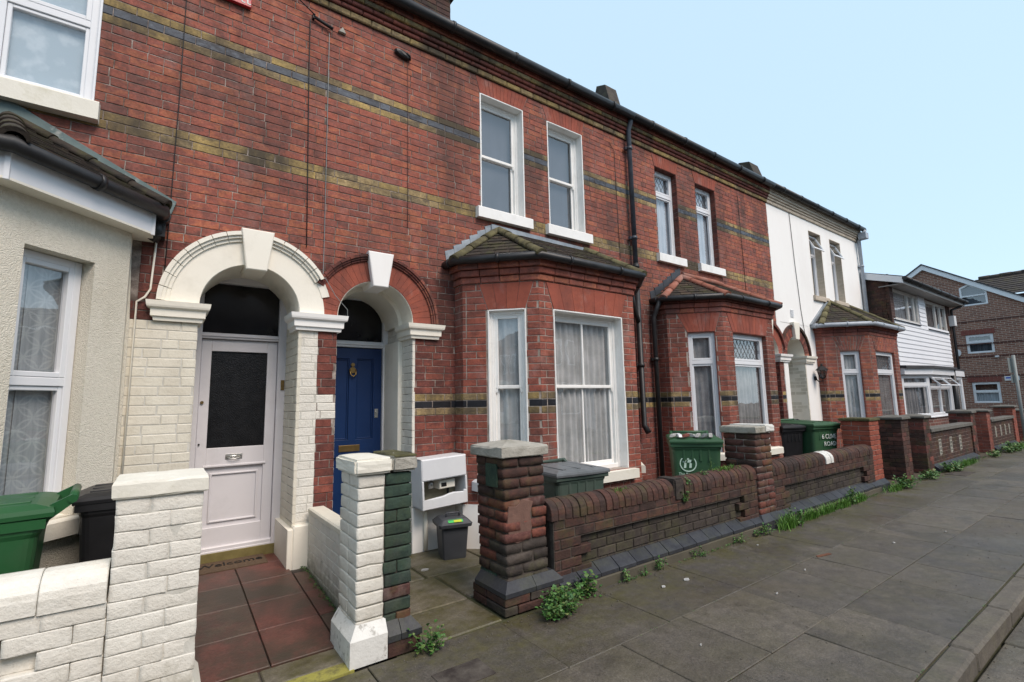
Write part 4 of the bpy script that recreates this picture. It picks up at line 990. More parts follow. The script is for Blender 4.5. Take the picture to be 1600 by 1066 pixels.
passage(hB, cB, .395, ZS, .78, 'white painted brick', 'white painted brick', 'cream stucco', ps, .0)
MB().box(Fr(doorB[1], FY+.28, 0, -1), -.5, 0, -.02, .045, .0, 2.19, .004).build('passage_step', 'cream stucco', hB)
s = MB(); ring(s, Fr(0, FY+.78), cB, ZS, .35, .40, -.1, .50); s.build('inner_soffit', 'cream stucco', hB)
mb = MB(); mb.box(FAC, 2.137, 2.665, -.02, .018, -.05, .44, .006); mb.build('plinth', 'white stucco', hB)
YB = FY+.74; BF = Fr(0, YB)
fr_ = MB(); frame_mb(fr_, BF, 1.346, 2.137, .10, 2.76, -.03, .05, .06, .02); fr_.box(BF, 1.4, 2.08, -.03, .045, 2.15, 2.22, .006); fr_.box(BF, 1.4, 2.08, -.03, .06, 2.175, 2.195, .004)
dfm = fr_.build('door_frame', 'upvc', hB)
MB().box(BF, 1.4, 2.08, -.012, -.006, 2.22, 2.72).build('fanlight', 'dark glass', dfm); MB().box(BF, 1.36, 2.12, -.4, -.38, 2.1, 2.8).build('fanlight_dark', 'dark interior', dfm)
d = MB(); u0, u1 = 1.408, 2.075; um = (u0+u1)/2
for (a, b) in ((u0, u0+.10), (um-.045, um+.045), (u1-.10, u1)): d.box(BF, a, b, -.03, .012, .12, 2.145, .004)
for (a, b) in ((2.02, 2.145), (.93, 1.12), (.12, .32)): d.box(BF, u0, u1, -.03, .0118, a, b, .004)
d.box(BF, u0, u1, -.03, -.010, .12, 2.145)
for (a, b) in ((u0+.12, um-.065), (um+.065, u1-.12)):
    for (p_, q_) in ((.34, .91), (1.14, 2.0)): frame_mb(d, BF, a-.018, b+.018, p_-.018, q_+.018, -.012, .002, .014, bev=.003)
dr = d.build('front_door', 'door blue', hB)
MB().box(BF, 1.60, 1.83, .012, .02, .99, 1.06, .003).build('letter_plate', 'brass', dr)
mb = MB(); mb.cyl(BF.P(1.735, .02, 1.95), (0, 1, 0), .022, .02, 10); mb.cyl(BF.P(1.735, .018, 1.89), (0, 1, 0), .035, .016, 12); mb.tube([BF.P(1.70, .025, 1.90), BF.P(1.705, .04, 1.84), BF.P(1.735, .045, 1.815), BF.P(1.765, .04, 1.84), BF.P(1.77, .025, 1.90)], .008, 6); mb.build('knocker', 'brass', dr)
mb = MB(); mb.box(BF, 1.995, 2.035, .012, .024, 1.35, 1.45, .006); mb.cyl(BF.P(2.015, .03, 1.41), (0, 1, 0), .014, .02, 10); mb.build('latch', 'steel', dr)
# upper sashes
for W_, sd_ in ((W1, 3), (W2, 4)):
    window(hB, FAC, *W_, kind='sash', rec=.11, reveal='white gloss paint', sill=(.08, .145, .07, 'white gloss paint'), curtain='blind grey', wav=False, cd=.03, zm=4.60, w=.045, seed=sd_, room=False, cext=0)
# bay
plan = [(2.645, FY), (2.645, 4.57), (3.24, 3.96), (4.77, 3.96), (5.36, 4.57), (5.36, FY)]
def bay_brick(house, ps, plan, z_plinth, wz0, wz1, sp, ft, flare, nv, mt='bay red brick', vmat='rubbed red brick', split=False, jt=.003, low=None):
    frs = [fr2(a, b) for a, b in zip(plan, plan[1:])]; Ls = [math.hypot(b[0]-a[0], b[1]-a[1]) for a, b in zip(plan, plan[1:])]
    for f, L in zip(frs, Ls): f.L = L
    def bm_(u, z):
        if 1.375 < z < 1.45 or 1.525 < z < 1.60: return 'yellow stock brick'
        if 1.45 < z < 1.525: return 'dull black brick'
        if z < z_plinth: return None
        return mt
    wins = {1: (sp[0], sp[1]), 2: (ft[0], ft[1]), 3: (Ls[3]-sp[1], Ls[3]-sp[0])}
    for i, f in enumerate(frs):
        L = Ls[i]
        if i in wins:
            a, b = wins[i]; fl = flare; wd = (a, b, max(.03, a-fl), min(L-.03, b+fl), wz1, 2.80)
            lay(ps, f, 0, L, z_plinth, 2.80, bm_, holes=[(a, b, wz0, wz1)], wedges=[wd], bond='flemish', joint=.010, shift=.04*i)
            voussoirs(ps, f, wd[0]+.002, wd[1]-.002, wd[2]+.003, wd[3]-.003, wz1+.003, 2.797, nv[i] if isinstance(nv, dict) else nv, vmat, jt, .003, split)
        else: lay(ps, f, 0, L, z_plinth, 2.80, bm_, bond='flemish', joint=.010)
    mb = MB()
    for i, f in enumerate(frs): core(mb, f, 0, Ls[i], 0, 2.98, [(wins[i][0], wins[i][1], wz0, wz1)] if i in wins else [], d0=-.17)
    mb.build('bay_core', 'bay mortar', house)
    return frs, wins
def ring_band(house, plan, o0, o1, z0, z1, mat, name, bev=0, only=None):
    qa, qb = offset(plan, o0), offset(plan, o1)
    for i in (only or range(len(plan)-1)):
        mb = MB(); mb.loft([[qa[i]+(z0,), qb[i]+(z0,), qb[i]+(z1,), qa[i]+(z1,)], [qa[i+1]+(z0,), qb[i+1]+(z0,), qb[i+1]+(z1,), qa[i+1]+(z1,)]]); mb.build(name, mat, house)
frs, wins = bay_brick(hB, ps, plan, .44, .70, 2.50, (.285, .70), (.20, 1.30), .10, {1: 4, 2: 7, 3: 4})
ring_band(hB, plan, -.02, .018, -.05, .44, 'white stucco', 'plinth')
ring_band(hB, [frs[2].P(.14, 0, 0)[:2], frs[2].P(1.40, 0, 0)[:2]], -.1, .075, .585, .69, 'sill stone', 'bay_sill')
window(hB, frs[1], *wins[1], .70, 2.50, 'sash', rec=.045, reveal='white gloss paint', curtain='net curtain', zm=1.66, w=.04, seed=5, room=False, cext=.04, sill=(.05, .10, .06, 'sill stone'))
window(hB, frs[2], *wins[2], .70, 2.50, 'sash', rec=.11, reveal='white gloss paint', curtain='net curtain', zm=1.66, w=.05, mull=True, seed=6, room=False)
window(hB, frs[3], *wins[3], .70, 2.50, 'sash', rec=.045, reveal='white gloss paint', curtain='net curtain', zm=1.66, w=.04, seed=7, room=False, cext=.06, sill=(.05, .10, .06, 'sill stone'))
MB().wbox(2.75, 5.26, 4.70, 4.72, 0, 2.95).build('dark_backing', 'dark interior', hB)  # added dark sheet, stands in for the unlit room behind the bay curtains
bay_cornice(ps, plan, 2.80, ['red brick', 'bay red brick', 'red brick'])
bay_roof(hB, ps, plan, 3.045, 3.60, .62, .14)
gutter(hB, [(x, y, 3.045) for x, y in offset(plan, .125)], .045)
flashing(hB, [(2.55, 3.12), (3.20, 3.60)])
mb = MB(); mb.prism(FAC, [(3.15, 3.56), (4.8, 3.56), (4.8, 3.63), (3.15, 3.66)], .002, .03, .004); mb.build('top_flashing', 'lead', hB)
pipe(hB, [(5.47, 4.56, 3.03), (5.55, 4.60, 2.88), (5.66, 4.65, 2.76), (5.735, 4.67, 2.62)], .034, 'black gutter', [], 'swan_neck')
pipe(hB, [(5.72, 4.60, 5.86), (5.72, 4.62, 5.80), (5.725, 4.67, 5.70), (5.735, 4.67, 3.5)], .038, 'slate pipe', [(5.725, 4.67, 5.4), (5.73, 4.67, 3.95)])
pipe(hB, [(5.735, 4.67, 3.55), (5.735, 4.67, 1.12), (5.735, 4.60, 1.02)], .041, 'black gutter', [(5.735, 4.67, 3.5), (5.735, 4.67, 2.0)])
cornice(hB, ps, 1.172, 5.73); main_roof(hB, 1.172, 5.73)
ch = MB(); ch.wbox(1.2, 3.02, FY+.757, FY+1.35, 6.2, 7.22); ch.build('chimney', 'dark mortar', hB); lay(ps, Fr(0, FY+.75), 1.2, 3.02, 6.2, 7.22, lambda u, z: 'brown garden brick')
MB().wbox(1.15, 3.07, FY+.70, FY+1.40, 7.22, 7.36, .02).build('chimney_band', 'brown garden brick', hB)
for k in range(5): mb = MB(); mb.cyl((1.5+k*.3, FY+1.05, 7.5), (0, 0, 1), .09, .3, 10); mb.build('chimney_pot', 'cornice cream', hB)
mb = MB(); mb.loft([[(x, FY+.45, 6.4), (x, FY+.6, 6.99), (x, FY+.8, 7.07), (x, FY+1.0, 6.5)] for x in (6.0, 6.28)]); mb.build('party_wall_upstand', 'grey garden brick', hB)
ps.finish(hB, 300)

# ================================================================ HOUSE C
hC = thing('terraced_house', 'red brick house with leaded upper lights and white plastic windows beside the white house', 'house', (8.0, FY, 0), group='terraced houses in the row')
ps = Pieces(); cC, cD = 9.735, 10.875; HW = .395
W3 = (6.43, 7.02, 3.85, 5.35); W4 = (7.57, 8.20, 3.85, 5.35)
wed3 = (W3[0], W3[1], W3[0]-.07, W3[1]+.08, 5.35, 5.575); wed4 = (W4[0], W4[1], W4[0]-.08, W4[1]+.07, 5.35, 5.575)
def matC(u, z): return fm(u, z)
lay(ps, FAC, 5.72, 10.15, 2.36, 5.575, matC, holes=[W3, W4, (6.27, 8.93, 2.3, 3.0)], circles=[(cC, ZS, .665)], wedges=[wed3, wed4])
lay(ps, FAC, 5.72, 6.29, .1, 2.36, matC); lay(ps, FAC, 8.92, cC-HW, .1, 2.36, matC)
lay(ps, FAC, cC+HW, 10.30, .1, 2.36, matC)
for w_ in (wed3, wed4): voussoirs(ps, FAC, w_[0]+.002, w_[1]-.002, w_[2]+.004, w_[3]-.004, 5.352, 5.573, 12, 'rubbed red brick', .003)
c = MB(); core(c, FAC, 5.72, 10.15, 0, 5.6, [(cC-HW, cC+HW, -.1, 3.04), (cC-.68, 10.15, ZS, 3.04), (10.13, 10.16, 0, 2.3), W3, W4]); arch_core(c, cC, HW, ZS, 3.04, cC-.68, 10.15); core(c, FAC, 10.13, 10.31, 0, 2.36)
c.build('wall_core', 'mortar', hC)
for i in range(26):
    a0, a1 = math.pi*i/26, math.pi*(i+1)/26
    pl_ = arc_pts(cC, ZS, .397, a0+.003, a1-.003, 2)[::-1]+arc_pts(cC, ZS, .605, a0+.002, a1-.002, 2)
    pl_ = clip(pl_, -1, 0, -10.30)
    if len(pl_) > 2: MB().prism(FAC, pl_, -.2, .004, .002, back=False).build('arch_brick', 'rubbed red brick', hC)
mb = MB(); ring(mb, FAC, cC, ZS, .61, .67, -.01, .045, .2, math.pi, 24); mb.build('hood_mould', 'dark red brick', hC)
keystone(hC, cC, 2.69, 3.05, .155, .27, 'cream stucco')
impost(hC, 9.10, cC-HW, 2.20, 'cream stucco')
passage(hC, cC, HW, ZS, .70, 'dark red brick', 'dark red brick', 'cream stucco', ps, 0)
MB().box(Fr(0, FY+.68), cC-HW, cC+HW, -.05, .0, 0, 2.76).build('front_door', 'door white', hC)
for W_, sd_ in ((W3, 8), (W4, 9)):
    window(hC, FAC, *W_, kind='casement', rec=.10, sill=(.07, .145, .065, 'white gloss paint'), curtain='pale blind', wav=True, cd=.012, trans=4.93, lead=True, reveal='dark red brick', fm='upvc', w=.045, seed=sd_)
plan = [(6.27, FY), (6.27, 4.57), (6.85, 3.985), (8.36, 3.985), (8.93, 4.57), (8.93, FY)]
frs, wins = bay_brick(hC, ps, plan, .30, .70, 2.50, (.29, .70), (.24, 1.26), .14, {1: 9, 2: 12, 3: 9})
ring_band(hC, plan, -.02, .02, -.05, .30, 'dark mortar', 'plinth')
for i, ld in ((1, False), (2, True), (3, False)):
    window(hC, frs[i], *wins[i], .70, 2.50, 'casement', reveal='bay red brick', rec=.05 if i != 2 else .07, curtain='grey curtain', trans=2.04, lead=ld, fm='upvc', w=.05, seed=10+i, room=False, cext=.16 if i == 2 else .06, sill=(.12, .11, .07, 'sill stone'), cd=.012)
MB().wbox(6.37, 8.83, 4.70, 4.72, 0, 2.95).build('dark_backing', 'dark interior', hC)  # dark sheet added behind the bay windows in place of room shade
bay_cornice(ps, plan, 2.80, ['red brick', 'bay red brick', 'dark red brick'])
bay_roof(hC, ps, plan, 3.02, 3.52, .72, .14, hip='ridge tile red')
gutter(hC, [(x, y, 3.02) for x, y in offset(plan, .125)], .045)
flashing(hC, [(6.16, 3.08), (6.95, 3.60)], 'dark lead')
mb = MB(); mb.tube([(6.99, 4.74, 3.56), (7.9, 4.74, 3.56), (8.2, 4.74, 3.54)], .05, 8); mb.build('top_ridge', 'ridge tile red', hC)
pipe(hC, [(6.14, 4.58, 3.0), (6.12, 4.64, 2.85), (6.10, 4.68, 2.75), (6.10, 4.68, .1)], .036, 'black gutter', [(6.10, 4.68, 2.1)])
cornice(hC, ps, 5.73, 10.15); main_roof(hC, 5.73, 10.15)
mb = MB(); mb.loft([[(x, FY+.5, 6.4), (x, FY+.7, 7.05), (x, FY+.95, 7.12), (x, FY+1.1, 6.5)] for x in (11.0, 11.4)]); mb.build('party_wall_upstand', 'grey garden brick', hC)
ps.finish(hC, 300)

# ================================================================ HOUSE D  (white rendered)
hD = thing('terraced_house', 'white rendered house with two small casements, red brick bay and a black wall lantern', 'house', (12.6, FY, 0), group='terraced houses in the row')
ps = Pieces(); W5 = (12.06, 12.70, 3.80, 5.35); W6 = (13.20, 13.84, 3.80, 5.35)
c = MB(); core(c, FAC, 10.15, 15.05, 0, 5.6, [(cD-HW, cD+HW, -.1, 3.04), (10.15, cD+.7, ZS, 3.04), (10.14, 10.30, 0, 2.36), W5, W6], d1=0); arch_core(c, cD, HW+.0, ZS, 3.04, 10.30, cD+.7); core(c, FAC, 10.15, 10.30, ZS, 3.04, d1=0)
c.build('render_wall', 'white stucco', hD)
for i in range(30):
    a0, a1 = math.pi*i/30, math.pi*(i+1)/30
    if abs((a0+a1)/2-math.pi/2) < .12: continue
    pl_ = arc_pts(cD, ZS, .40, a0+.006, a1-.006, 1)[::-1]+arc_pts(cD, ZS, .60, a0+.005, a1-.005, 1)
    pl_ = clip(pl_, 1, 0, 10.31)
    if len(pl_) > 2: MB().prism(FAC, pl_, -.1, .012, .002, back=False).build('arch_brick', 'dark red brick' if i % 3 else 'red brick', hD)
mb = MB(); ring(mb, FAC, cD, ZS, .398, .602, -.1, .004, n=30); mb.build('arch_joints', 'bay mortar', hD)
mb = MB(); ring(mb, FAC, cD, ZS, .605, .66, -.01, .04, 0, math.pi-.5, 24); mb.build('hood_mould', 'brown garden brick', hD)
keystone(hD, cD, 2.69, 3.06, .16, .27, 'cream stucco')
impost(hD, cC+HW, cD-HW, 2.20, 'white stucco'); impost(hD, cD+HW, 11.62, 2.20, 'cream stucco')
passage(hD, cD, HW, ZS, .70, 'cream painted brick', 'cream painted brick', 'cream stucco', ps, 0)
MB().box(Fr(cD+HW, FY+.7, 0, -1), 0, .69, -.02, .004, 0, 2.36).build('passage_render', 'cream stucco', hD)
MB().box(FAC, 10.305, cD-HW, -.01, .006, 0, 2.2).build('painted_strip', 'white stucco', hD)
MB().box(Fr(0, FY+.68), cD-HW, cD+HW, -.05, .0, 0, 2.76).build('front_door', 'door white', hD)
for W_, sd_ in ((W5, 13), (W6, 14)):
    window(hD, FAC, *W_, kind='casement', rec=.14, sill=(.06, .12, .05, 'cornice cream'), curtain='grey curtain', cd=.012, trans=4.85, opened=True, fm='upvc', w=.045, seed=sd_, reveal='cornice cream')
plan = [(11.86, FY), (11.86, 4.60), (12.53, 3.93), (14.28, 3.93), (14.95, 4.60), (14.95, FY)]
frs, wins = bay_brick(hD, ps, plan, .1, .80, 2.47, (.33, .74), (.28, 1.47), .13, {1: 9, 2: 13, 3: 9}, mt='red brick', vmat='red brick', split=True, jt=.012)
for i in (1, 2, 3):
    window(hD, frs[i], *wins[i], .80, 2.47, 'casement', reveal='bay red brick', rec=.05, curtain='net curtain' if i != 2 else 'grey curtain', trans=2.0, lead=True if i == 2 else False, fm='upvc', w=.05, seed=15+i, room=False, cext=.16 if i == 2 else .06, sill=(.08, .10, .05, 'sill stone'), cd=.012)
MB().wbox(11.96, 14.85, 4.70, 4.72, 0, 2.95).build('dark_backing', 'dark interior', hD)  # same added dark sheet, imitating the shade of the room behind
bay_cornice(ps, plan, 2.80, ['bay red brick', 'dark red brick', 'bay red brick'], steps=(.012, .03, .05))
bay_roof(hD, ps, plan, 3.04, 3.72, .95, .14)
gutter(hD, [(x, y, 3.04) for x, y in offset(plan, .135)], .05, 'grey pipe')
mb = MB(); mb.prism(FAC, [(11.66, 3.08), (11.72, 3.02), (12.75, 3.66), (12.65, 3.74)], .002, .05, .004); mb.build('flashing', 'lead', hD)
g = MB()
for k in range(7): g.box(FAC, 10.79, 10.93, .002, .014, 3.18+k*.024, 3.192+k*.024)
g.build('air_vent', 'upvc', hD)
pipe(hD, [(14.96, 4.52, 5.86), (14.96, 4.55, 5.78), (14.96, 4.68, 5.6), (14.96, 4.68, .1)], .045, 'grey pipe', [(14.96, 4.68, 4.9), (14.96, 4.68, 3.6)])
MB().wbox(14.86, 15.06, 4.48, 4.66, 5.62, 5.80, .02).build('hopper', 'grey pipe', hD)
cornice(hD, ps, 10.15, 15.05, 'cornice cream'); main_roof(hD, 10.15, 15.05)
ps.finish(hD, 300)
lt = thing('wall_lantern', 'black carriage lantern fixed to the white wall beside the arched doorway', 'lantern', (11.70, FY-.02, 1.86))
LX, LY, LZ = 11.66, FY-.16, 2.0
mb = MB(); mb.cyl((LX, FY-.015, 1.88), (0, 1, 0), .045, .03, 12); mb.tube([(LX, FY-.02, 1.88), (LX, FY-.08, 1.80), (LX, LY, 1.82), (LX, LY, 1.88)], .010, 6); mb.tube([(LX, LY, 1.88), (LX, LY, 1.72)], [.012, .002], 6); mb.build('bracket', 'black', lt)
def hexr(r_, z): return [(LX+r_*math.cos(math.pi*j/3), LY+r_*math.sin(math.pi*j/3), z) for j in range(6)]
MB().loft([hexr(.05, 1.89), hexr(.095, 2.05)]).build('lamp_glass', 'dim glass', lt)
mb = MB(); mb.loft([hexr(.03, 1.86), hexr(.055, 1.875), hexr(.055, 1.893)]); mb.loft([hexr(.13, 2.05), hexr(.11, 2.07), hexr(.05, 2.13), hexr(.02, 2.15), hexr(.025, 2.17), hexr(.003, 2.2)])
for j in range(6): a = math.pi*j/3; mb.tube([(LX+.05*math.cos(a), LY+.05*math.sin(a), 1.88), (LX+.098*math.cos(a), LY+.098*math.sin(a), 2.055)], .006, 5)
mb.build('lamp_cage', 'black', lt)
# ================================================================ HOUSE E (flat-fronted modern house)
hE = thing('modern_house', 'modern house clad in white horizontal boards with wide windows and a low slate roof', 'house', (17.5, 4.2, 0))
YE = 4.19; EF = Fr(0, YE)
c = MB(); core(c, EF, 15.10, 20.6, 0, 4.4, [(15.2, 17.3, 3.43, 4.26), (18.0, 20.05, 3.38, 4.24), (15.3, 19.6, .9, 2.0)], d0=-.2, d1=-.02); c.build('front_wall', 'porch brick', hE)
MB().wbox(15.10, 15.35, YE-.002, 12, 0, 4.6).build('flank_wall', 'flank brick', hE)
ps = Pieces(); fk = Fr(15.098, 4.76, 0, -1)
lay(ps, fk, 0, .565, .1, 4.5, lambda u, z: 'brown garden brick'); lay(ps, EF, 15.10, 15.2, .1, 4.3, lambda u, z: 'brown garden brick'); lay(ps, EF, 20.2, 20.6, .1, 4.3, lambda u, z: 'brown garden brick')
ps.finish(hE, 120)
z = 2.22
while z < 4.30:
    for (a, b) in ([(15.2, 20.15)] if z < 3.36 else [(17.35, 17.95)]):
        mb = MB(); f = Fr(0, YE); mb.loft([[(a, YE+.02, z), (a, YE-.022, z), (a, YE-.006, z+.125), (a, YE+.02, z+.125)], [(b, YE+.02, z), (b, YE-.022, z), (b, YE-.006, z+.125), (b, YE+.02, z+.125)]]); mb.build('cladding_board', 'clapboard', hE)
    z += .122
window(hE, EF, 15.2, 17.32, 3.43, 4.26, 'casement', rec=-.0, mull=[16.5, 17.0], fm='upvc shade', w=.05, curtain='pale blind', seed=21, rm_=.05, cext=.04, cd=.02, sill=(.0, .03, .05, 'dark lead'))
window(hE, EF, 18.0, 20.08, 3.38, 4.24, 'casement', rec=-.0, mull=[19.0, 19.5], fm='upvc shade', w=.05, curtain='grey curtain', seed=22, rm_=.05, cext=.04, cd=.02, sill=(.0, .03, .05, 'dark lead'))
YEe = 3.86
rf = MB(); rf.loft([[(x, YEe, 4.43), (x, YEe, 4.47), (x, 7.6, 5.7), (x, 11, 4.6), (x, 11, 4.5), (x, 7.6, 5.6)] for x in (15.02, 20.9)]); rf.build('roof', 'roof slate', hE)
MB().wbox(15.03, 20.85, YEe+.02, YE+.2, 4.27, 4.29).build('soffit_board', 'soffit grey', hE)
MB().wbox(15.03, 20.85, YEe, YEe+.02, 4.27, 4.45).build('fascia_board', 'soffit grey', hE)
gutter(hE, [(15.0, YEe-.04, 4.40), (20.95, YEe-.04, 4.40)], .055)
mb = MB(); mb.prism(Fr(15.03, 0, 0, -1), [(-4.9, 4.62), (-YEe, 4.28), (-YEe, 4.44), (-4.9, 4.80)], 0, .03, .004); mb.build('barge_board', 'upvc', hE)
pipe(hE, [(20.75, 3.82, 4.38), (20.7, 3.95, 4.25), (20.5, 4.13, 4.15), (20.45, 4.13, .2)], .04, 'black gutter')
# porch bay
plan = [(15.22, 4.19), (16.10, 3.86), (18.05, 3.86), (18.05, 4.19)]
pfr = [fr2(a, b) for a, b in zip(plan, plan[1:])]; pL = [math.hypot(b[0]-a[0], b[1]-a[1]) for a, b in zip(plan, plan[1:])]
c = MB(); [core(c, f, 0, L, 0, .93, d0=-.1, d1=0) for f, L in zip(pfr, pL)]; c.build('porch_wall', 'porch brick', hE)
window(hE, pfr[0], 0.0, pL[0], .93, 1.98, 'casement', rec=.0, trans=1.72, fm='upvc', w=.05, curtain='grey curtain', seed=23, sill=(.01, .04, .04, 'upvc'), room=False)
window(hE, pfr[1], 0.0, pL[1], .93, 1.98, 'casement', rec=.0, trans=1.66, fm='upvc', w=.06, curtain='grey curtain', mull=[.95], opened=True, seed=24, sill=(.01, .04, .04, 'upvc'), curtain_top=.2, room=False)
MB().wbox(15.4, 18.0, 4.25, 4.3, .5, 2.0).build('porch_back', 'dark interior', hE)
top = offset(plan, .10)
mb = MB(); mb.loft([[p+(zz,) for p in top]+[(top[-1][0], 4.3, zz), (top[0][0], 4.3, zz)] for zz in (1.99, 2.15)]); mb.build('porch_fascia', 'upvc', hE)
top = offset(plan, .16)
mb = MB(); mb.loft([[p+(2.15,) for p in top]+[(20.0, 3.9, 2.15), (20.0, 4.3, 2.15), (top[0][0], 4.3, 2.15)], [p+(2.21,) for p in top]+[(20.0, 3.9, 2.21), (20.0, 4.3, 2.24), (top[0][0], 4.3, 2.24)]]); mb.build('porch_roof', 'roof slate', hE)
pipe(hE, [(18.16, 3.80, 2.15), (18.16, 3.80, .05)], .06, 'black gutter')
MB().wbox(18.30, 20.0, 3.92, 4.1, 1.99, 2.15).build('porch_fascia', 'upvc', hE)
f2 = Fr(0, 3.97)
window(hE, f2, 18.35, 19.9, .2, 1.99, 'casement', rec=0, mull=[18.75], fm='upvc', w=.08, curtain='net curtain', seed=25, room=False)

# ================================================================ HOUSE F (big brown brick gable)
hF = thing('apartment_building', 'three-storey brown brick building with a white-edged gable facing down the street', 'building', (28, 5, 0))
XF = 28.0; GF = Fr(XF, 0, 0, -1)          # u = -y
def pk(y): return 7.13-abs(y-6.43)*.678
poly = [(-11.4, 0), (2.0, 0), (2.0, pk(-2.0)), (-6.43, 7.13), (-11.4, pk(11.4))]
ws = [(4.46, 5.30, 1.06, 1.93), (4.42, 5.30, 3.16, 3.95)]
cs = [-11.4, -5.30, -4.44, 2.0]
mb = MB()
mb.prism(GF, [(-11.4, 0), (-5.30, 0), (-5.30, pk(5.30)), (-6.43, 7.13), (-11.4, pk(11.4))], -.3, 0)
mb.prism(GF, [(-4.44, 0), (2.0, 0), (2.0, pk(-2.0)), (-4.44, pk(4.44))], -.3, 0)
for (a, b) in ((0, 1.06), (1.93, 3.16), (3.95, 5.21)): mb.box(GF, -5.30, -4.44, -.3, 0, a, b)
mb.prism(GF, [(-5.30, 6.02), (-5.0, 6.16), (-4.44, 5.80), (-4.44, pk(4.44)), (-5.30, pk(5.30))], -.3, 0)
mb.build('gable_wall', 'far brown brick', hF)
MB().wbox(XF+.3, XF+12, -2, 11.4, 0, 4.2).build('side_walls', 'far brown brick', hF)
for (a, b) in ((-4.44, 0), (-5.30, 1)): pass
for (z0, z1) in ((1.06, 1.93), (3.16, 3.95)):
    window(hF, GF, -5.30, -4.44, z0, z1, 'casement', rec=.03, trans=z0+.47, fm='upvc', w=.06, glass='glass', seed=30, curtain='blind grey' if z0 > 2 else 'pale blind', curtain_top=0 if z0 > 2 else .45)
    v = MB()
    for k in range(9): v.prism(GF, [(-5.42+k*.118, z1+.003), (-5.42+(k+1)*.118-.012, z1+.003), (-5.42+(k+1)*.118-.012, z1+.21), (-5.42+k*.118, z1+.21)], 0, .012)
    v.build('soldier_course', 'far lintel', hF)
# shaped attic window
mb = MB(); out_ = [(-5.30, 5.21), (-4.44, 5.21), (-4.44, 5.80), (-5.0, 6.16), (-5.30, 6.02)]
inn = [(-5.24, 5.27), (-4.50, 5.27), (-4.50, 5.77), (-4.98, 6.085), (-5.24, 5.98)]
for i in range(5): j = (i+1) % 5; mb.prism(GF, [out_[i], out_[j], inn[j], inn[i]], -.08, -.0, .004)
mb.box(GF, -5.24, -4.50, -.08, -.002, 5.60, 5.66, .004); w_ = mb.build('window', 'upvc', hF)
MB().poly3([GF.P(u, -.05, z) for u, z in inn]).build('pane', 'glass', w_); MB().poly3([GF.P(u, -.15, z) for u, z in inn]).build('blind', 'blind grey', w_)
for (z0,) in ((4.50,), (4.42-.9,), (2.98,), (2.15,)):
    sc_ = MB()
    for k in range(60): sc_.box(GF, -11+k*.225, -11+k*.225+.2, 0, random.uniform(.01, .03), z0, z0+.05)
    sc_.build('string_course', 'string course', hF)['kind'] = 'stuff'
for s_ in (-1, 1):
    mb = MB(); y0, y1 = (6.43, 6.43-s_*8.6) if s_ == 1 else (6.43, 11.6); za, zb = 7.13, pk(y1)
    mb.loft([[(XF-.12, y0, za-.02), (XF+.05, y0, za-.02), (XF+.05, y0, za+.20), (XF-.12, y0, za+.20)], [(XF-.12, y1, zb-.02), (XF+.05, y1, zb-.02), (XF+.05, y1, zb+.20), (XF-.12, y1, zb+.20)]]); mb.build('barge_board', 'upvc', hF)
    mb = MB(); mb.loft([[(XF-.16, y0, za+.20), (XF+12, y0, za+.20), (XF+12, y0, za+.26), (XF-.16, y0, za+.26)], [(XF-.16, y1, zb+.20), (XF+12, y1, zb+.20), (XF+12, y1, zb+.26), (XF-.16, y1, zb+.26)]]); mb.build('roof', 'roof slate', hF)
MB().cyl(GF.P(-5.66, .03, 3.22), (1, 0, 0), .17, .05, 20).build('alarm_disc', 'meter box', hF)
sg = MB().box(GF, -4.28, -3.85, .01, .03, 1.96, 2.14, .004).build('name_plate', 'meter box', hF)
MB().box(GF, -4.24, -4.08, .031, .033, 2.04, 2.10).build('emblem', 'blue print', sg); MB().box(GF, -4.06, -3.92, .031, .033, 2.0, 2.03).build('emblem', 'blue print', sg)
MB().box(GF, -4.46, -4.34, .01, .08, 2.93, 3.0, .01).build('flood_lamp', 'meter box', hF)
# wing behind
hG = thing('rear_wing', 'low brick wing with a mossy dark tiled roof rising behind the gable building', 'building', (36, 2, 0))
WZ, WR = 6.35, 7.75
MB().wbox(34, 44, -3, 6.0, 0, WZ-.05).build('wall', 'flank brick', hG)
ps = Pieces(); e0, e1 = (33.7, -3.2, 6.8), (33.7, 12, 6.8)
tile_plane(ps, (33.7, -3.2, WZ), (33.7, 6.2, WZ), [(36.6, -3.2, WR), (36.6, 6.2, WR)], 'far tile', .34, .33, .05)
MB().poly3([(33.75, -3.2, WZ), (33.75, 6.2, WZ), (36.65, 6.2, WR-.02), (36.65, -3.2, WR-.02)]).build('roof', 'far tile', hG)
ps.finish(hG, 120, 'roof_tiles', minpx=4)
mb = MB()
for k in range(22): mb.cyl((36.6, -3+k*.42, WR+.02+.015*(k % 2)), (0, 1, 0), .12, .45, 8)
mb.build('ridge_tiles', 'far tile', hG)['kind'] = 'stuff'
gutter(hG, [(33.65, -3.2, WZ-.05), (33.65, 3.4, WZ-.05)], .05, 'upvc')
tag(MB().box(Fr(0, YE), 20.35, 20.58, .0, .14, 3.62, 3.95, .01).build('junction_box', 'meter box'), 'white plastic box on the brick edge at the right of the clad house', 'wall box')

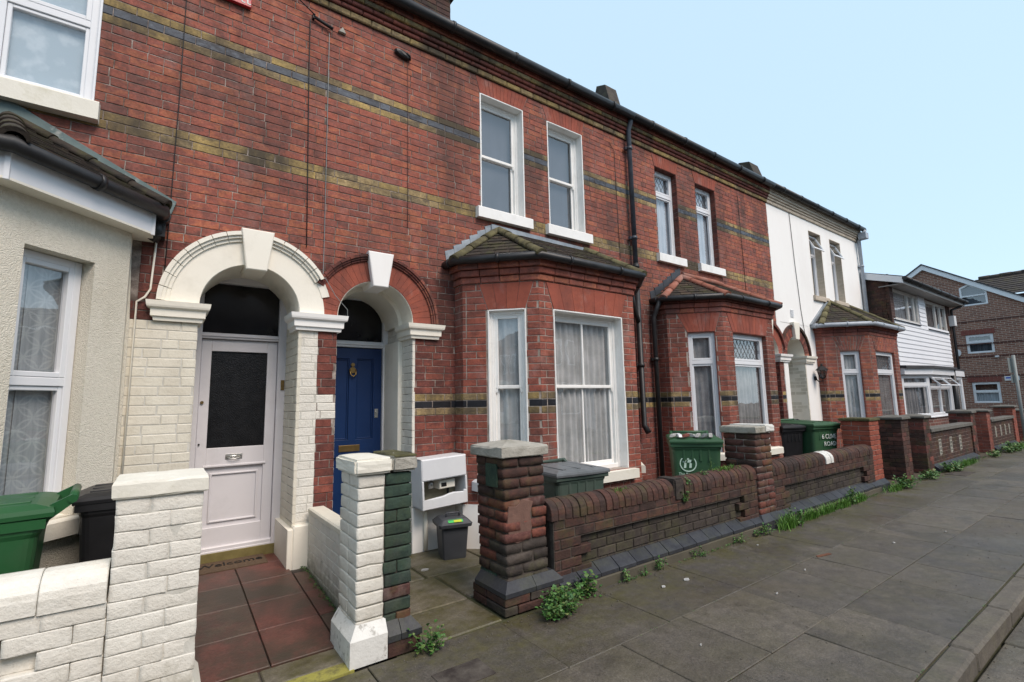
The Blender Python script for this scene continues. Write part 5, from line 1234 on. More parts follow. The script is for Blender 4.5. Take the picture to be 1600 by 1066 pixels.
# ================================================================ PIERS AND GARDEN WALLS
wp = lambda *a: 'white painted brick'
p1 = pier('fat white painted brick pier with a rounded white cap, nearest at the left', -.145, .205, 3.0, 3.35, 1.165, wp, 'white mortar', ('flat', .085, .018, 'sill stone'), (.16, .045, 'sill stone', None), wob=.002, bev=.0015, rough=.004)
def m2(k, i, x, z):
    if x < 1.17: return 'white painted brick'
    return 'green painted brick' if random.random() < .8 else 'weathered pier brick'
p2 = thing('gate_pier', 'pier painted white on its left half and green on its right half', 'pier', (1.17, 3.0, 0), group='gate piers and wall piers along the pavement')
MB().wbox(1.01, 1.168, 3.013, 3.33, 0, 1.07).build('mortar_core', 'white mortar', p2); MB().wbox(1.168, 1.335, 3.013, 3.33, 0, 1.07).build('mortar_core', 'dark mortar', p2)
for k in range(14):
    z = k*.0764; ly = .0
    cuts = [(1.0, 1.17), (1.17, 1.345)] if k % 2 else [(1.0, 1.165), (1.165, 1.25 if k % 4 else 1.345)]+([(1.25, 1.345)] if k % 4 else [])
    for a, b in cuts:
        for c0, d0 in ((3.0, 3.17), (3.17, 3.34)):
            brick_box(p2, a+(.0 if a == 1.0 else .004), b-(.0 if b > 1.34 else .002), c0+(.004 if c0 > 3.1 else 0), d0-(.004 if d0 < 3.2 else 0), z+.0045, z+.072, 'white painted brick' if b < 1.2 else m2(k, 0, 1.3, z), .002, wob=.0015, rough=.006)
def capbox(parent, x0, x1, y0, y1, z0, z1, mat, rise=.02, name='cap'):
    bm = bmesh.new(); bmesh.ops.create_cube(bm, size=1)
    for v in bm.verts: v.co = Vector((v.co.x*(x1-x0), v.co.y*(y1-y0), v.co.z*(z1-z0)))
    bmesh.ops.bevel(bm, geom=bm.edges[:], offset=.014, segments=2, affect='EDGES'); bmesh.ops.subdivide_edges(bm, edges=bm.edges[:], cuts=2, use_grid_fill=True)
    for v in bm.verts:
        v.co += Vector([random.uniform(-.0022, .0022) for _ in range(3)])
        if v.co.z > 0: v.co.z += rise*(1-abs(v.co.x)/(x1-x0)*2)*(1-abs(v.co.y)/(y1-y0)*2)
    me = bpy.data.meshes.new(name); bm.to_mesh(me); bm.free(); me.materials.append(MATS[mat]); o = bpy.data.objects.new(name, me); COL.objects.link(o); place(o, ((x0+x1)/2, (y0+y1)/2, (z0+z1)/2), parent); return o
capbox(p2, .968, 1.205, 2.965, 3.375, 1.075, 1.17, 'sill stone', .012); capbox(p2, 1.206, 1.375, 2.965, 3.375, 1.075, 1.17, 'cap stone', .012)
mb = MB(); mb.wbox(1.22, 1.372, 2.975, 3.365, 1.165, 1.178, .006); mb.build('moss_patch', 'cap moss', p2)
def plinth_part(parent, x0, x1, y0, y1, h, hb, pr, mat, sides=(1, 1), name='plinth', zb=0.):
    mb = MB(); L, R_ = pr*sides[0], pr*sides[1]
    mb.loft([[(x0-L, y0-pr, zb), (x1+R_, y0-pr, zb), (x1+R_, y1, zb), (x0-L, y1, zb)], [(x0-L, y0-pr, hb), (x1+R_, y0-pr, hb), (x1+R_, y1, hb), (x0-L, y1, hb)], [(x0, y0, h), (x1, y0, h), (x1, y1, h), (x0, y1, h)]])
    return mb.build(name, mat, parent)
plinth_part(p2, 1.0, 1.18, 3.0, 3.34, .215, .145, .045, 'white patch paint', (1, 0))
for a, b in ((1.182, 1.262), (1.266, 1.345)): plinth_part(p2, a, b, 3.0, 3.34, .19, .12, .055, 'plinth blue brick', (0, 0 if b < 1.3 else 1), 'plinth_brick', .085)
MB().wbox(1.184, 1.39, 2.952, 3.3, 0, .084).build('plinth_base', 'brown garden brick', p2)

def m3(k, i, x, z):
    if z < .10: return 'brown garden brick'
    if z < .42 and i in (0, 1): return 'grey garden brick'
    if z < .28 and i in (0, 3): return 'green painted brick' if i == 3 else 'weathered pier brick'
    return 'weathered pier brick' if .3 < z < .75 else 'brown garden brick'
p3 = pier('crumbling brown brick pier with a pale stone cap left of the long low wall', 2.10, 2.49, 3.0, 3.39, 1.165, m3, 'dark mortar', ('pyramid', .085, .03, 'cap stone'), None, wob=.005, lean=.045, bev=.008, rough=.005)
MB().wbox(2.088, 2.102, 3.12, 3.27, .86, 1.03, .003).build('green_patch', 'green painted brick', p3)
for k, (a, b) in enumerate(((2.09, 2.31), (2.314, 2.52))): plinth_part(p3, a, b, 3.0, 3.36, .215, .155, .055, 'plinth blue brick', (1 if k == 0 else 0, 1 if k else 0), 'plinth_brick', .125)
for r_, z in enumerate((.0, .063)):
    for a, b in ((2.04, 2.26), (2.264, 2.46), (2.464, 2.57)) if r_ else ((2.04, 2.15), (2.154, 2.38), (2.384, 2.57)): brick_box(p3, a, b, 2.95, 3.2, z+.003, z+.059, random.choice(['brown garden brick', 'grey garden brick']), .006, wob=.003)
    for a, b in ((3.204, 3.40),): brick_box(p3, 2.04, 2.2, a, b, z+.003, z+.059, 'brown garden brick', .006, wob=.003)
def m4(k, i, x, z): return 'weathered pier brick' if (k*3+i) % 4 else 'brown garden brick'
mb = MB(); rr = random.Random(4); pts = [(2.13, .50), (2.20, .455), (2.30, .47), (2.345, .55), (2.33, .66), (2.36, .74), (2.27, .765), (2.20, .72), (2.13, .73), (2.115, .60)]
mb.prism(Fr(0, 3.027), pts, -.02, .004, .003); mb.build('cement_patch', 'cement patch', p3)
p4 = pier('mottled brown brick pier with a flaking white cap between the two low walls', 5.59, 5.95, 2.97, 3.36, 1.165, m4, 'mortar', ('flat', .085, .03, 'cap stone'), None, wob=.004, bev=.007, rough=.004)
capbox(p4, 5.77, 5.99, 2.932, 3.395, 1.085, 1.172, 'white patch paint', .0, 'painted_cap_end')
for k, (a, b) in enumerate(((5.59, 5.77), (5.774, 5.95))): plinth_part(p4, a, b, 2.97, 3.3, .17, .10, .06, 'plinth blue brick', (1 if k == 0 else 0, 1 if k else 0), 'plinth_brick')
p5 = pier('bright orange-red brick pier with a mossy cap next to the dark piers', 9.14, 9.55, 3.0, 3.40, 1.13, lambda *a: 'orange red brick', 'bay mortar', ('flat', .05, .02, 'cap moss'), None, single=True, bev=.005)
plinth_part(p5, 9.14, 9.55, 3.0, 3.3, .16, .09, .05, 'plinth blue brick')
p6 = pier('dark sooty brick pier with a dark slab cap, right of the orange pier', 10.60, 10.97, 3.0, 3.36, 1.10, lambda k, i, x, z: 'brown garden brick' if (k+i) % 5 else 'weathered pier brick', 'dark mortar', ('pyramid', .05, .035, 'cap concrete dark'), None, single=False)
p7 = pier('dark brick pier left of the wall with three pierced vent blocks', 11.83, 12.20, 3.0, 3.36, 1.08, lambda k, i, x, z: 'brown garden brick' if (k+i) % 3 else 'dark red brick', 'mortar', ('pyramid', .05, .035, 'cap concrete dark'), None, single=False)
p8 = pier('dark brick pier right of the wall with three pierced vent blocks', 15.34, 15.70, 3.0, 3.40, 1.08, lambda k, i, x, z: 'brown garden brick' if (k+i) % 3 else 'dark red brick', 'mortar', ('pyramid', .06, .035, 'cap concrete dark'), None, single=False)
p9 = pier('red brick pier with pale joints just beyond the gap past the vent-block wall', 16.86, 17.22, 3.0, 3.36, 1.06, lambda k, i, x, z: 'bay red brick', 'bay mortar', ('pyramid', .05, .05, 'cap concrete dark'), None, single=False)
p10 = pier('red brick pier at the far end of the wall with four slots', 20.02, 20.45, 3.0, 3.40, 1.10, lambda k, i, x, z: 'bay red brick', 'bay mortar', ('pyramid', .05, .06, 'cap concrete dark'), None, single=False)
p11 = pier('furthest pier by the signpost at the right edge', 21.6, 22.0, 3.0, 3.40, .95, lambda k, i, x, z: 'bay red brick', 'bay mortar', ('pyramid', .05, .05, 'cap concrete dark'), None, single=False)

def low_wall(label, x0, x1, style, single=300, group='low front garden walls'):
    t = thing('garden_wall', label, 'wall', ((x0+x1)/2, 3.0, 0), group=group); ps = Pieces(); f = Fr(0, 2.99); fb = Fr(0, 3.035)
    dark, mid, co = style
    MB().wbox(x0, x1, 3.045, 3.21, -.05, .57).build('mortar_core', 'dark mortar', t); MB().wbox(x0, x1, 2.996, 3.05, .415, .57).build('mortar_core', 'dark mortar', t)
    for a, b in ((x0, x0+.21), (x1-.21, x1)): MB().wbox(a, b, 2.996, 3.046, .1, .414).build('mortar_core', 'dark mortar', t)
    MB().wbox(x0, x1, 2.925, 3.06, -.05, .078, .01).build('footing', 'concrete', t)
    zz = [.42, .495, .57]
    for r_ in range(2):
        x = x0-(.11 if r_ else 0)
        while x < x1:
            a, b = max(x, x0), min(x+.225, x1); x += .225
            if b-a > .03: ps.add(f, [(a+.004, zz[r_]+.004), (b-.004, zz[r_]+.004), (b-.004, zz[r_+1]-.004), (a+.004, zz[r_+1]-.004)], -.06, .0, dark, .005)
    for r_ in range(4):
        z = .115+r_*.076; x = x0-(.11 if r_ % 2 else 0)-.05
        while x < x1:
            a, b = max(x, x0), min(x+.225, x1); x += .225
            if b-a < .03: continue
            end = a < x0+.22 or b > x1-.22; ff = f if end else fb
            ps.add(ff, [(a+.004, z+.004), (b-.004, z+.004), (b-.004, z+.071), (a+.004, z+.071)], -.06, .0, (dark if end else mid), .005)
    ps.finish(t, single)
    n = round((x1-x0)/.225); l = (x1-x0)/n
    for i in range(n):
        a, b = x0+i*l+.004, x0+(i+1)*l-.004; j = random.uniform(-.003, .003); mb = MB()
        mb.loft([[(x, 3.05, .082), (x, 2.928+j, .082), (x, 2.928+j, .110), (x, 2.938+j, .118), (x, 3.026, .178), (x, 3.05, .178)] for x in (a, a+.003, b-.003, b)]); mb.build('plinth_brick', 'plinth blue brick', t)
    return t
lw1 = low_wall('long dark brick wall with rounded brick coping, weeds and a mortar lump on top', 2.53, 5.59, ('brown garden brick', 'grey garden brick', ''), 90)
coping(lw1, 2.50, 4.05, 3.10, .57, .0775, .118, .055, lambda i, x: 'brown garden brick'); coping(lw1, 4.22, 5.59, 3.10, .57, .0775, .118, .055, lambda i, x: 'brown garden brick')
capbox(lw1, 4.06, 4.21, 2.978, 3.20, .52, .725, 'grey garden brick', .0, 'mortar_lump')
lw2 = low_wall('dark brick wall with rounded coping and one white painted patch on top', 5.95, 9.14, ('brown garden brick', 'grey garden brick', ''), 60)
coping(lw2, 5.95, 7.42, 3.10, .57, .0775, .118, .055, lambda i, x: 'brown garden brick'); coping(lw2, 7.42, 7.66, 3.10, .573, .0775, .121, .055, lambda i, x: 'white patch paint'); coping(lw2, 7.66, 9.14, 3.10, .57, .0775, .118, .055, lambda i, x: 'brown garden brick')
# painted wall at the left edge
t = thing('garden_wall', 'white painted brick wall with a fat rounded coping at the left edge', 'wall', (-1.2, 3.0, 0), group='low front garden walls'); ps = Pieces(); f = Fr(0, 3.0); fb = Fr(0, 3.04)
MB().wbox(-3.2, -.145, 3.043, 3.23, -.05, .63).build('mortar_core', 'white mortar', t)
for r_ in range(8):
    z = .63-(r_+1)*.077; x = -.145-.225*.5*(r_ % 2)
    rr = -.145
    x = -.145+(.11 if r_ % 2 else 0)
    while x > -3.2:
        a, b = x-.225, min(x, -.147); x -= .225
        if b-a < .03: continue
        ff = fb if (r_ >= 2 and b < -.36) else f
        yy = ff.o[1]; brick_box(t, a+.001, b-.001, yy, yy+.11, z+.0005, z+.0768, 'white painted brick', .0015, wob=.0015, rough=.004)
ps.finish(t, 120); coping(t, -3.2, -.15, 3.115, .63, .235, .125, .06, lambda i, x: 'white painted brick', jt=.004)
# side wall between the two gardens
t = thing('garden_wall', 'white painted dividing wall running from the half-green pier back to the house', 'wall', (1.19, 4.0, 0), group='low front garden walls'); ps = Pieces()
MB().wbox(1.135, 1.245, 3.34, 4.70, -.05, .56).build('mortar_core', 'white mortar', t)
sf = Fr(1.125, 4.70, 0, -1); lay(ps, sf, 0, 1.36, .0, .555, lambda u, z: 'white painted brick', bond='s', joint=.006, bev=.009)
sf2 = Fr(1.255, 3.34, 0, 1); lay(ps, sf2, 0, 1.36, .0, .555, lambda u, z: 'white painted brick', bond='s', joint=.006, bev=.009)
ps.finish(t, 120)
MB().wbox(1.12, 1.26, 3.34, 4.70, .555, .60, .012).build('coping', 'cream painted brick', t)
# vent-block wall
def vent_wall(label, x0, x1, ztop, vents, vz0, vz1, vw):
    t = thing('garden_wall', label, 'wall', ((x0+x1)/2, 3.05, 0), group='low front garden walls'); ps = Pieces(); f = Fr(0, 3.03)
    holes = [(v-vw/2, v+vw/2, vz0, vz1) for v in vents]
    lay(ps, f, x0, x1, .1, ztop-.07, lambda u, z: 'brown garden brick', holes=holes, bond='s'); c = MB(); core(c, f, x0, x1, 0, ztop-.07, holes, d0=-.1); c.build('mortar_core', 'mortar', t); ps.finish(t, 100)
    MB().wbox(x0, x1, 2.98, 3.2, ztop-.07, ztop, .012).build('coping', 'cap concrete dark', t)
    for v in vents:
        mb = MB(); frame_mb(mb, f, v-vw/2, v+vw/2, vz0, vz1, -.08, .006, .02)
        n = 4
        for k in range(1, n): mb.box(f, v-vw/2+.015, v+vw/2-.015, -.08, .004, vz0+(vz1-vz0)*k/n-.012, vz0+(vz1-vz0)*k/n+.012)
        mb.box(f, v-.012, v+.012, -.08, .003, vz0+.02, vz1-.02); mb.build('vent_block', 'cap stone', t)
        MB().box(f, v-vw/2, v+vw/2, -.12, -.09, vz0, vz1).build('vent_dark', 'black', t)
    n = round((x1-x0)/.225)
    for i in range(n):
        a, b = x0+i*.225+.004, x0+(i+1)*.225-.004; mb = MB(); mb.loft([[(x, 3.05, .0), (x, 2.93, .0), (x, 2.93, .06), (x, 3.03, .13), (x, 3.05, .13)] for x in (a, b)]); mb.build('plinth_brick', 'plinth blue brick', t)
    return t
vent_wall('sooty brick wall with three pale pierced vent blocks between dark piers', 12.20, 15.34, .82, [12.85, 13.62, 14.35], .27, .58, .16)
vent_wall('low brick wall with four narrow pale slots beyond the first vent-block wall', 17.22, 20.02, .82, [17.8, 18.4, 18.95, 19.45], .34, .60, .12)
for (a, b, c0) in ((9.55, 10.60, 0), ):
    tag(MB().wbox(a+.3, b, 3.5, 3.56, 0, .5).build('dark_panel', 'dark interior'), 'dark upright panel in the garden behind the orange pier', 'board')  # flat dark upright panel across the gap between the piers

# ================================================================ BINS
def bin_body(t, w, d, h, mat, taper=.80):
    mb = MB(); n = 5; rings = []
    def rr(wx, dy, z, r=.05):
        pts = []
        for cx, cy, a0 in ((wx/2-r, -dy/2+r, -90), (wx/2-r, dy/2-r, 0), (-wx/2+r, dy/2-r, 90), (-wx/2+r, -dy/2+r, 180)):
            for k in range(n): a = R(a0+90*k/(n-1)); pts.append((cx+r*math.cos(a), cy+r*math.sin(a), z))
        return pts
    for z, s in ((.04, taper), (.06, taper+.01), (h*.86, .97), (h*.88, 1.0), (h*.95, 1.015), (h*.955, .98)): rings.append(rr(w*s, d*(s*.9+.1), z))
    mb.loft(rings, smooth=False)
    for sx in (-.25, -.08, .08, .25): mb.box(W0, sx*w-.012, sx*w+.012, d/2*.86, d/2*.97+.006, h*.74, h*.88, .004)
    return mb.build('body', mat, t)
def wheelie(label, loc, rot, mat='bin green', w=.56, d=.68, h=1.05, lidmat=None, group='wheeled bins in the front gardens', lid_open=0., wheels='black'):
    t = thing('wheeled_bin', label, 'bin', loc, rot, group, local=True); b = bin_body(t, w, d, h, mat)
    rim = MB(); rim.box(W0, -w/2*1.04, w/2*1.04, -d/2*1.04, d/2*1.06, h*.90, h*.945, .006); rim.build('rim', mat, t)
    lid = MB(); rings = []
    for s, z in ((1.06, .945), (1.07, .965), (1.05, .985), (.85, 1.005), (.5, 1.012)):
        rings.append([(-w/2*s, -d/2*s-.01, h*z), (0, -d/2*s-.025, h*z), (w/2*s, -d/2*s-.01, h*z), (w/2*s, d/2*s+.02, h*(z+.008)), (0, d/2*s+.02, h*(z+.012)), (-w/2*s, d/2*s+.02, h*(z+.008))])
    lid.loft(rings, smooth=False); lo = lid.build('lid', lidmat or mat, t)
    rb = MB()
    for sx in (-.3, 0, .3): rb.prism(Fr(sx*w-.02, 0, 0, 1), [(-d*.42, h*1.0), (d*.42, h*1.004), (d*.42, h*1.022), (-d*.42, h*1.014)], 0, .04, .003)
    rb.build('lid_rib', lidmat or mat, lo)
    hd = MB()
    for sx in (-1, 1): hd.loft([[(sx*w*.40-.015, d/2, h*.91), (sx*w*.40-.015, d/2+.11, h*1.0), (sx*w*.40-.015, d/2+.10, h*1.04), (sx*w*.40-.015, d/2, h*.99)], [(sx*w*.40+.015, d/2, h*.91), (sx*w*.40+.015, d/2+.11, h*1.0), (sx*w*.40+.015, d/2+.10, h*1.04), (sx*w*.40+.015, d/2, h*.99)]])
    hd.tube([(-w*.44, d/2+.105, h*1.02), (w*.44, d/2+.105, h*1.02)], .021, 8); hd.build('handle', mat, t)
    for sx in (-1, 1): MB().cyl((sx*w*.46, d/2*.86, .1), (1, 0, 0), .1, .05, 16).build('wheel', wheels, t)
    return t
b1 = wheelie('glossy green wheeled bin behind the white wall, handle to the right', (-.80, 3.62, 0), R(-90+4), 'bin green', h=1.03)
b2 = wheelie('black wheeled bin between the cream bay and the white pier', (-.10, 4.28, 0), R(-90), 'bin black', w=.5, d=.55, h=.98, group='wheeled bins in the front gardens')
b3 = wheelie('green wheeled bin with a grey lid in front of the first red bay', (3.24, 3.62, 0), R(-4), 'bin faded', w=.60, d=.5, h=.86, lidmat='lid grey')
b4 = wheelie('green wheeled bin with a round white emblem, rubbish on its lid', (5.40, 3.66, 0), R(-50), 'bin green dull', h=1.03)
b5 = wheelie('green wheeled bin hand-painted 6 CLIVE ROAD in white', (9.12, 3.92, 0), R(-16), 'bin green dull', w=.60, d=.72, h=1.05)
b6 = wheelie('black wheeled bin half hidden left of the painted green bin', (8.62, 4.15, 0), R(-20), 'bin black', w=.45, d=.6, h=1.02)
b7 = wheelie('black wheeled bin behind the orange-red pier', (9.75, 4.1, 0), R(-10), 'bin black', w=.50, d=.6, h=1.02)
def slant(w, d, h, z):  # y of the front face at height z
    s = .80+(.97-.80)*(z-.04)/(h*.86-.04); return -d/2*(s*.9+.1)-.003
lf = Fr(0, 0)
y_ = slant(.56, .68, 1.05, .70)
mb = MB(); ring(mb, Fr(0, y_), -.10, .735, .083, .095, -.002, .004, 0, 2*math.pi, 28); mb.build('emblem_ring', 'pale print', b4)
for (u, z, a, c) in ((-.14, .765, .022, .016), (-.085, .765, .026, .018), (-.135, .715, .016, .032), (-.075, .715, .016, .03), (-.10, .79, .012, .01)):
    MB().prism(Fr(0, y_), [(u-a, z-c), (u+a*.6, z-c*.9), (u+a, z+c*.7), (u-a*.5, z+c)], -.002, .004).build('emblem', 'pale print', b4)
text('The Pompey', Fr(0, slant(.56, .68, 1.05, .60)), -.10, .004, .60, .044, 'pale print', b4)
text('Recycling', Fr(0, slant(.56, .68, 1.05, .56)), -.12, .005, .565, .03, 'pale print', b4)
for k in range(7):
    mb = MB(); x, y = -.25+k*.07, -.30+random.uniform(-.05, .02); a = random.uniform(0, 3); mb.prism(Fr(x, y, math.cos(a), math.sin(a)), [(-.05, 1.045), (.05, 1.05), (.045, 1.085), (-.03, 1.075)], -.02, .02, .004)
    o = mb.build('rubbish', random.choice(['paper', 'cornice cream', 'far lintel', 'lid grey', 'meter box']), b4)
y5 = slant(.60, .72, 1.05, .80)
text('6 CLIVE', Fr(0, y5), .05, .012, .79, .105, 'paint white flat', b5, spacing=.95, ex=.002); text('ROAD', Fr(0, slant(.60, .72, 1.05, .70)), .07, .013, .672, .10, 'paint white flat', b5, ex=.002)
# food caddy
fc = thing('food_caddy', 'small grey food waste caddy with a lime label under the broken meter box', 'caddy', (2.42, 4.42, 0), R(-14), local=True)
mb = MB(); rings = []
for z, s in ((.0, .80), (.02, .82), (.30, .96), (.31, 1.)): rings.append([(-.125*s, -.14*s, z), (.125*s, -.14*s, z), (.14*s, -.12*s, z), (.14*s, .12*s, z), (.125*s, .14*s, z), (-.125*s, .14*s, z), (-.14*s, .12*s, z), (-.14*s, -.12*s, z)])
mb.loft(rings); mb.build('body', 'bin grey', fc)
mb = MB(); rings = []
for z, s in ((.305, 1.16), (.335, 1.2), (.345, 1.12), (.375, .9), (.385, .5)): rings.append([(-.125*s, -.14*s, z), (.125*s, -.14*s, z), (.14*s, -.12*s, z), (.14*s, .12*s, z), (.125*s, .14*s, z), (-.125*s, .14*s, z), (-.14*s, .12*s, z), (-.14*s, -.12*s, z)])
mb.loft(rings); mb.build('lid', 'bin grey', fc)
mb = MB(); mb.tube([(-.07, -.02, .37), (-.065, -.03, .42), (.065, -.03, .42), (.07, -.02, .37)], .011, 6); mb.build('handle', 'bin grey', fc)
mb = MB(); mb.loft([[(-.075, -.155, .352), (.07, -.155, .352), (.07, -.118, .374), (-.075, -.118, .374)], [(-.075, -.157, .355), (.07, -.157, .355), (.07, -.12, .377), (-.075, -.12, .377)]]); mb.build('label', 'label green', fc)
mb = MB(); mb.loft([[(-.02, -.1585, .3555), (.055, -.1585, .3555), (.055, -.1325, .371), (-.02, -.1325, .371)], [(-.02, -.160, .357), (.055, -.160, .357), (.055, -.134, .3725), (-.02, -.134, .3725)]]); mb.build('label_patch', 'label yellow', fc)
# gas meter box
gm = thing('meter_box', 'tilted white meter cupboard with a broken open front on the brick wall', 'meter box', (2.385, 4.615, .71), local=True)
gm.rotation_euler = (0, R(-2.5), 0); gw, gh, gd = .255, .245, .11
mb = MB(); G0 = Fr(0, 0)
mb.box(G0, -gw, gw, -.13, -.12, -gh, gh); mb.box(G0, -gw, -gw+.015, -.12, gd-.02, -gh, gh, .006); mb.box(G0, gw-.015, gw, -.12, gd-.02, -gh, gh, .006); mb.box(G0, -gw, gw, -.12, gd-.02, gh-.015, gh, .004); mb.box(G0, -gw, gw, -.12, gd-.02, -gh, -gh+.015, .004); mb.build('cupboard', 'meter box', gm)
mb = MB(); mb.box(G0, -gw, gw, gd-.02, gd+.012, .03, gh, .012)
mb.prism(G0, [(-gw, -gh), (gw, -gh), (gw, -gh+.13), (.22, -gh+.135), (.21, -gh+.115), (.10, -gh+.125), (.05, -gh+.12), (-.02, -gh+.105), (-.12, -gh+.10), (-gw, -gh+.09)], gd-.02, gd+.012, .006)
mb.box(G0, -gw, -gw+.02, gd-.02, gd+.012, -gh+.09, .03, .004); mb.box(G0, gw-.02, gw, gd-.02, gd+.012, -gh+.13, .03, .004); mb.build('door', 'meter box', gm)
MB().box(G0, -gw+.02, gw-.02, -.119, -.11, -gh+.02, gh-.02).build('back_panel', 'meter inside', gm)
mb = MB(); mb.box(G0, -.03, .15, -.08, .05, -.08, .01, .006); mb.build('meter', 'sill stone', gm); MB().box(G0, -.01, .05, .05, .054, -.06, -.02, .002).build('dial', 'black', gm)
mb = MB(); mb.tube([(-.10, .02, .02), (-.10, .0, -.07)], .03, 10); mb.build('regulator', 'steel', gm); MB().tube([(.12, .06, -.08), (.12, .06, -.22)], .014, 8).build('gas_pipe', 'black', gm)
tag(MB().tube([(2.27, 4.70, .45), (2.27, 4.70, .02)], .022, 8).build('service_pipe', 'cream stucco'), 'cream service pipe from the meter cupboard to the ground', 'pipe')
tag(MB().wbox(2.70, 2.82, 4.36, 4.50, .585, .70, .025).build('vent_cover', 'meter box'), 'small white vent cover low on the red bay', 'vent')
# door mat
mt_ = thing('door_mat', 'brown doormat with dark lettering on the step of the white door', 'mat', (.6, 5.12, .12))
mb = MB(); mb.loft([[(.30, 4.98, .108), (.86, 4.98, .108), (.86, 5.26, .118), (.30, 5.26, .118)], [(.30, 4.98, .122), (.86, 4.98, .122), (.86, 5.26, .13), (.30, 5.26, .13)]]); mb.build('pile', 'mat', mt_)
tx = text('Welcome', Fr(0, 5.10), .58, 0, .128, .13, 'black', mt_, ex=.001); tx.rotation_euler = (R(2), 0, 0)

# ================================================================ WIRES, POLE, SMALL FITTINGS
def wire(label, pts, r=.004, mat='black', name='cable', cat='cable'):
    return tag(MB().tube(pts, r, 5).build(name, mat), label, cat)
Yw = FY-.012
wire('thin black cable running down the brick from the upper bracket to the cream arch', [(1.0, Yw, 5.36), (1.01, Yw, 4.6), (1.03, Yw, 3.6), (1.04, Yw, 3.0)], .0045)
wire('pale cable running down beside the black one and curling over the red arch', [(1.19, Yw, 5.30), (1.195, Yw, 4.3), (1.20, Yw, 3.1), (1.19, Yw-.03, 2.75), (1.30, Yw-.06, 2.55), (1.42, Yw-.06, 2.42), (1.43, Yw-.04, 2.30)], .0035, 'pole grey')
wire('thin cable hanging from the black junction box down the middle of the wall', [(2.05, Yw, 5.33), (2.06, Yw, 4.4), (2.065, Yw, 3.4)], .003, 'string course')
wire('thin cable down the brick wall of the first house above the cream arch', [(-.02, Yw, 5.57), (-.02, Yw, 4.2), (-.03, Yw, 3.1), (-.04, Yw, 2.4)], .0035)
wire('cream cable dropping from the bay gutter round the left impost', [(-.10, Yw, 2.95), (-.12, Yw, 2.45), (-.15, Yw-.02, 2.38), (-.20, Yw, 2.34), (-.21, Yw, .6)], .008, 'cream stucco')
wire('thin cable on the brick between the second sash and the downpipe', [(5.35, Yw, 5.42), (5.45, Yw, 5.30), (5.46, Yw, 4.3), (5.47, Yw, 3.6)], .004)
wire('thin cable down the brick right of the leaded windows', [(9.0, Yw, 5.45), (9.02, Yw, 4.4), (9.03, Yw, 3.5)], .005)
wire('black cable down the white rendered wall above the arch', [(11.15, Yw, 5.57), (11.2, Yw, 4.4), (11.28, Yw, 3.4), (11.4, Yw, 2.6), (11.55, Yw, 2.3)], .006)
wire('black overhead cable leaving the bracket towards the upper left', [(1.04, Yw-.03, 5.41), (.85, Yw-.04, 5.52), (.3, Yw-.25, 5.85), (-1.4, 3.6, 6.6)], .006)
t = thing('cable_bracket', 'black cable clamp with a white insulator on the upper brick wall', 'cable bracket', (1.12, FY, 5.38))
mb = MB(); mb.tube([(1.03, FY-.03, 5.40), (1.22, FY-.035, 5.345)], .016, 8); mb.box(FAC, 1.02, 1.04, 0, .04, 5.38, 5.43); mb.build('clamp', 'black', t)
mb = MB(); mb.prism(FAC, [(1.275, 5.36), (1.355, 5.36), (1.32, 5.42)], 0, .03, .004); mb.build('insulator', 'cap stone', t)
t = thing('junction_box', 'black oval cable junction box high on the brick wall', 'junction box', (1.98, FY, 5.4))
mb = MB(); rings = []
for d_, s in ((.0, .9), (.02, 1.), (.045, .8), (.055, .3)): rings.append([FAC.P(1.985+.10*s*math.cos(a), d_, 5.405-.16*.1*math.cos(a)+.045*s*math.sin(a)) for a in [2*math.pi*j/14 for j in range(14)]])
mb.loft(rings); mb.build('housing', 'bin black', t)
MB().tube([(2.02, FY-.05, 5.42), (2.06, FY-.05, 5.40), (2.07, FY-.03, 5.36)], .012, 6).build('gland', 'black', t)
t = thing('street_sign', 'grey signpost with two small plates seen edge-on at the right edge', 'sign', (17.4, 2.45, 0))
MB().tube([(17.4, 2.45, 0), (17.4, 2.45, 2.42)], .035, 10).build('pole', 'pole grey', t)
f = Fr(17.4, 2.45, -.93, .36); MB().box(f, -.13, .13, .05, .06, 1.98, 2.36, .003).build('sign_plate', 'pole grey', t); MB().box(f, -.1, .1, .05, .06, 1.72, 1.93, .003).build('sign_plate', 'pole grey', t)
cv = MB().wbox(11.9, 12.6, 2.5, 2.8, -.03, .006).build('access_cover', 'dark mortar'); tag(cv, 'small rectangular iron access cover in the pavement by the dark piers', 'access cover')
cv = MB().wbox(1.30, 1.60, 2.42, 2.62, -.03, .006).build('access_cover', 'dark mortar'); tag(cv, 'rusty brown access cover in the pavement in front of the half-green pier', 'access cover')

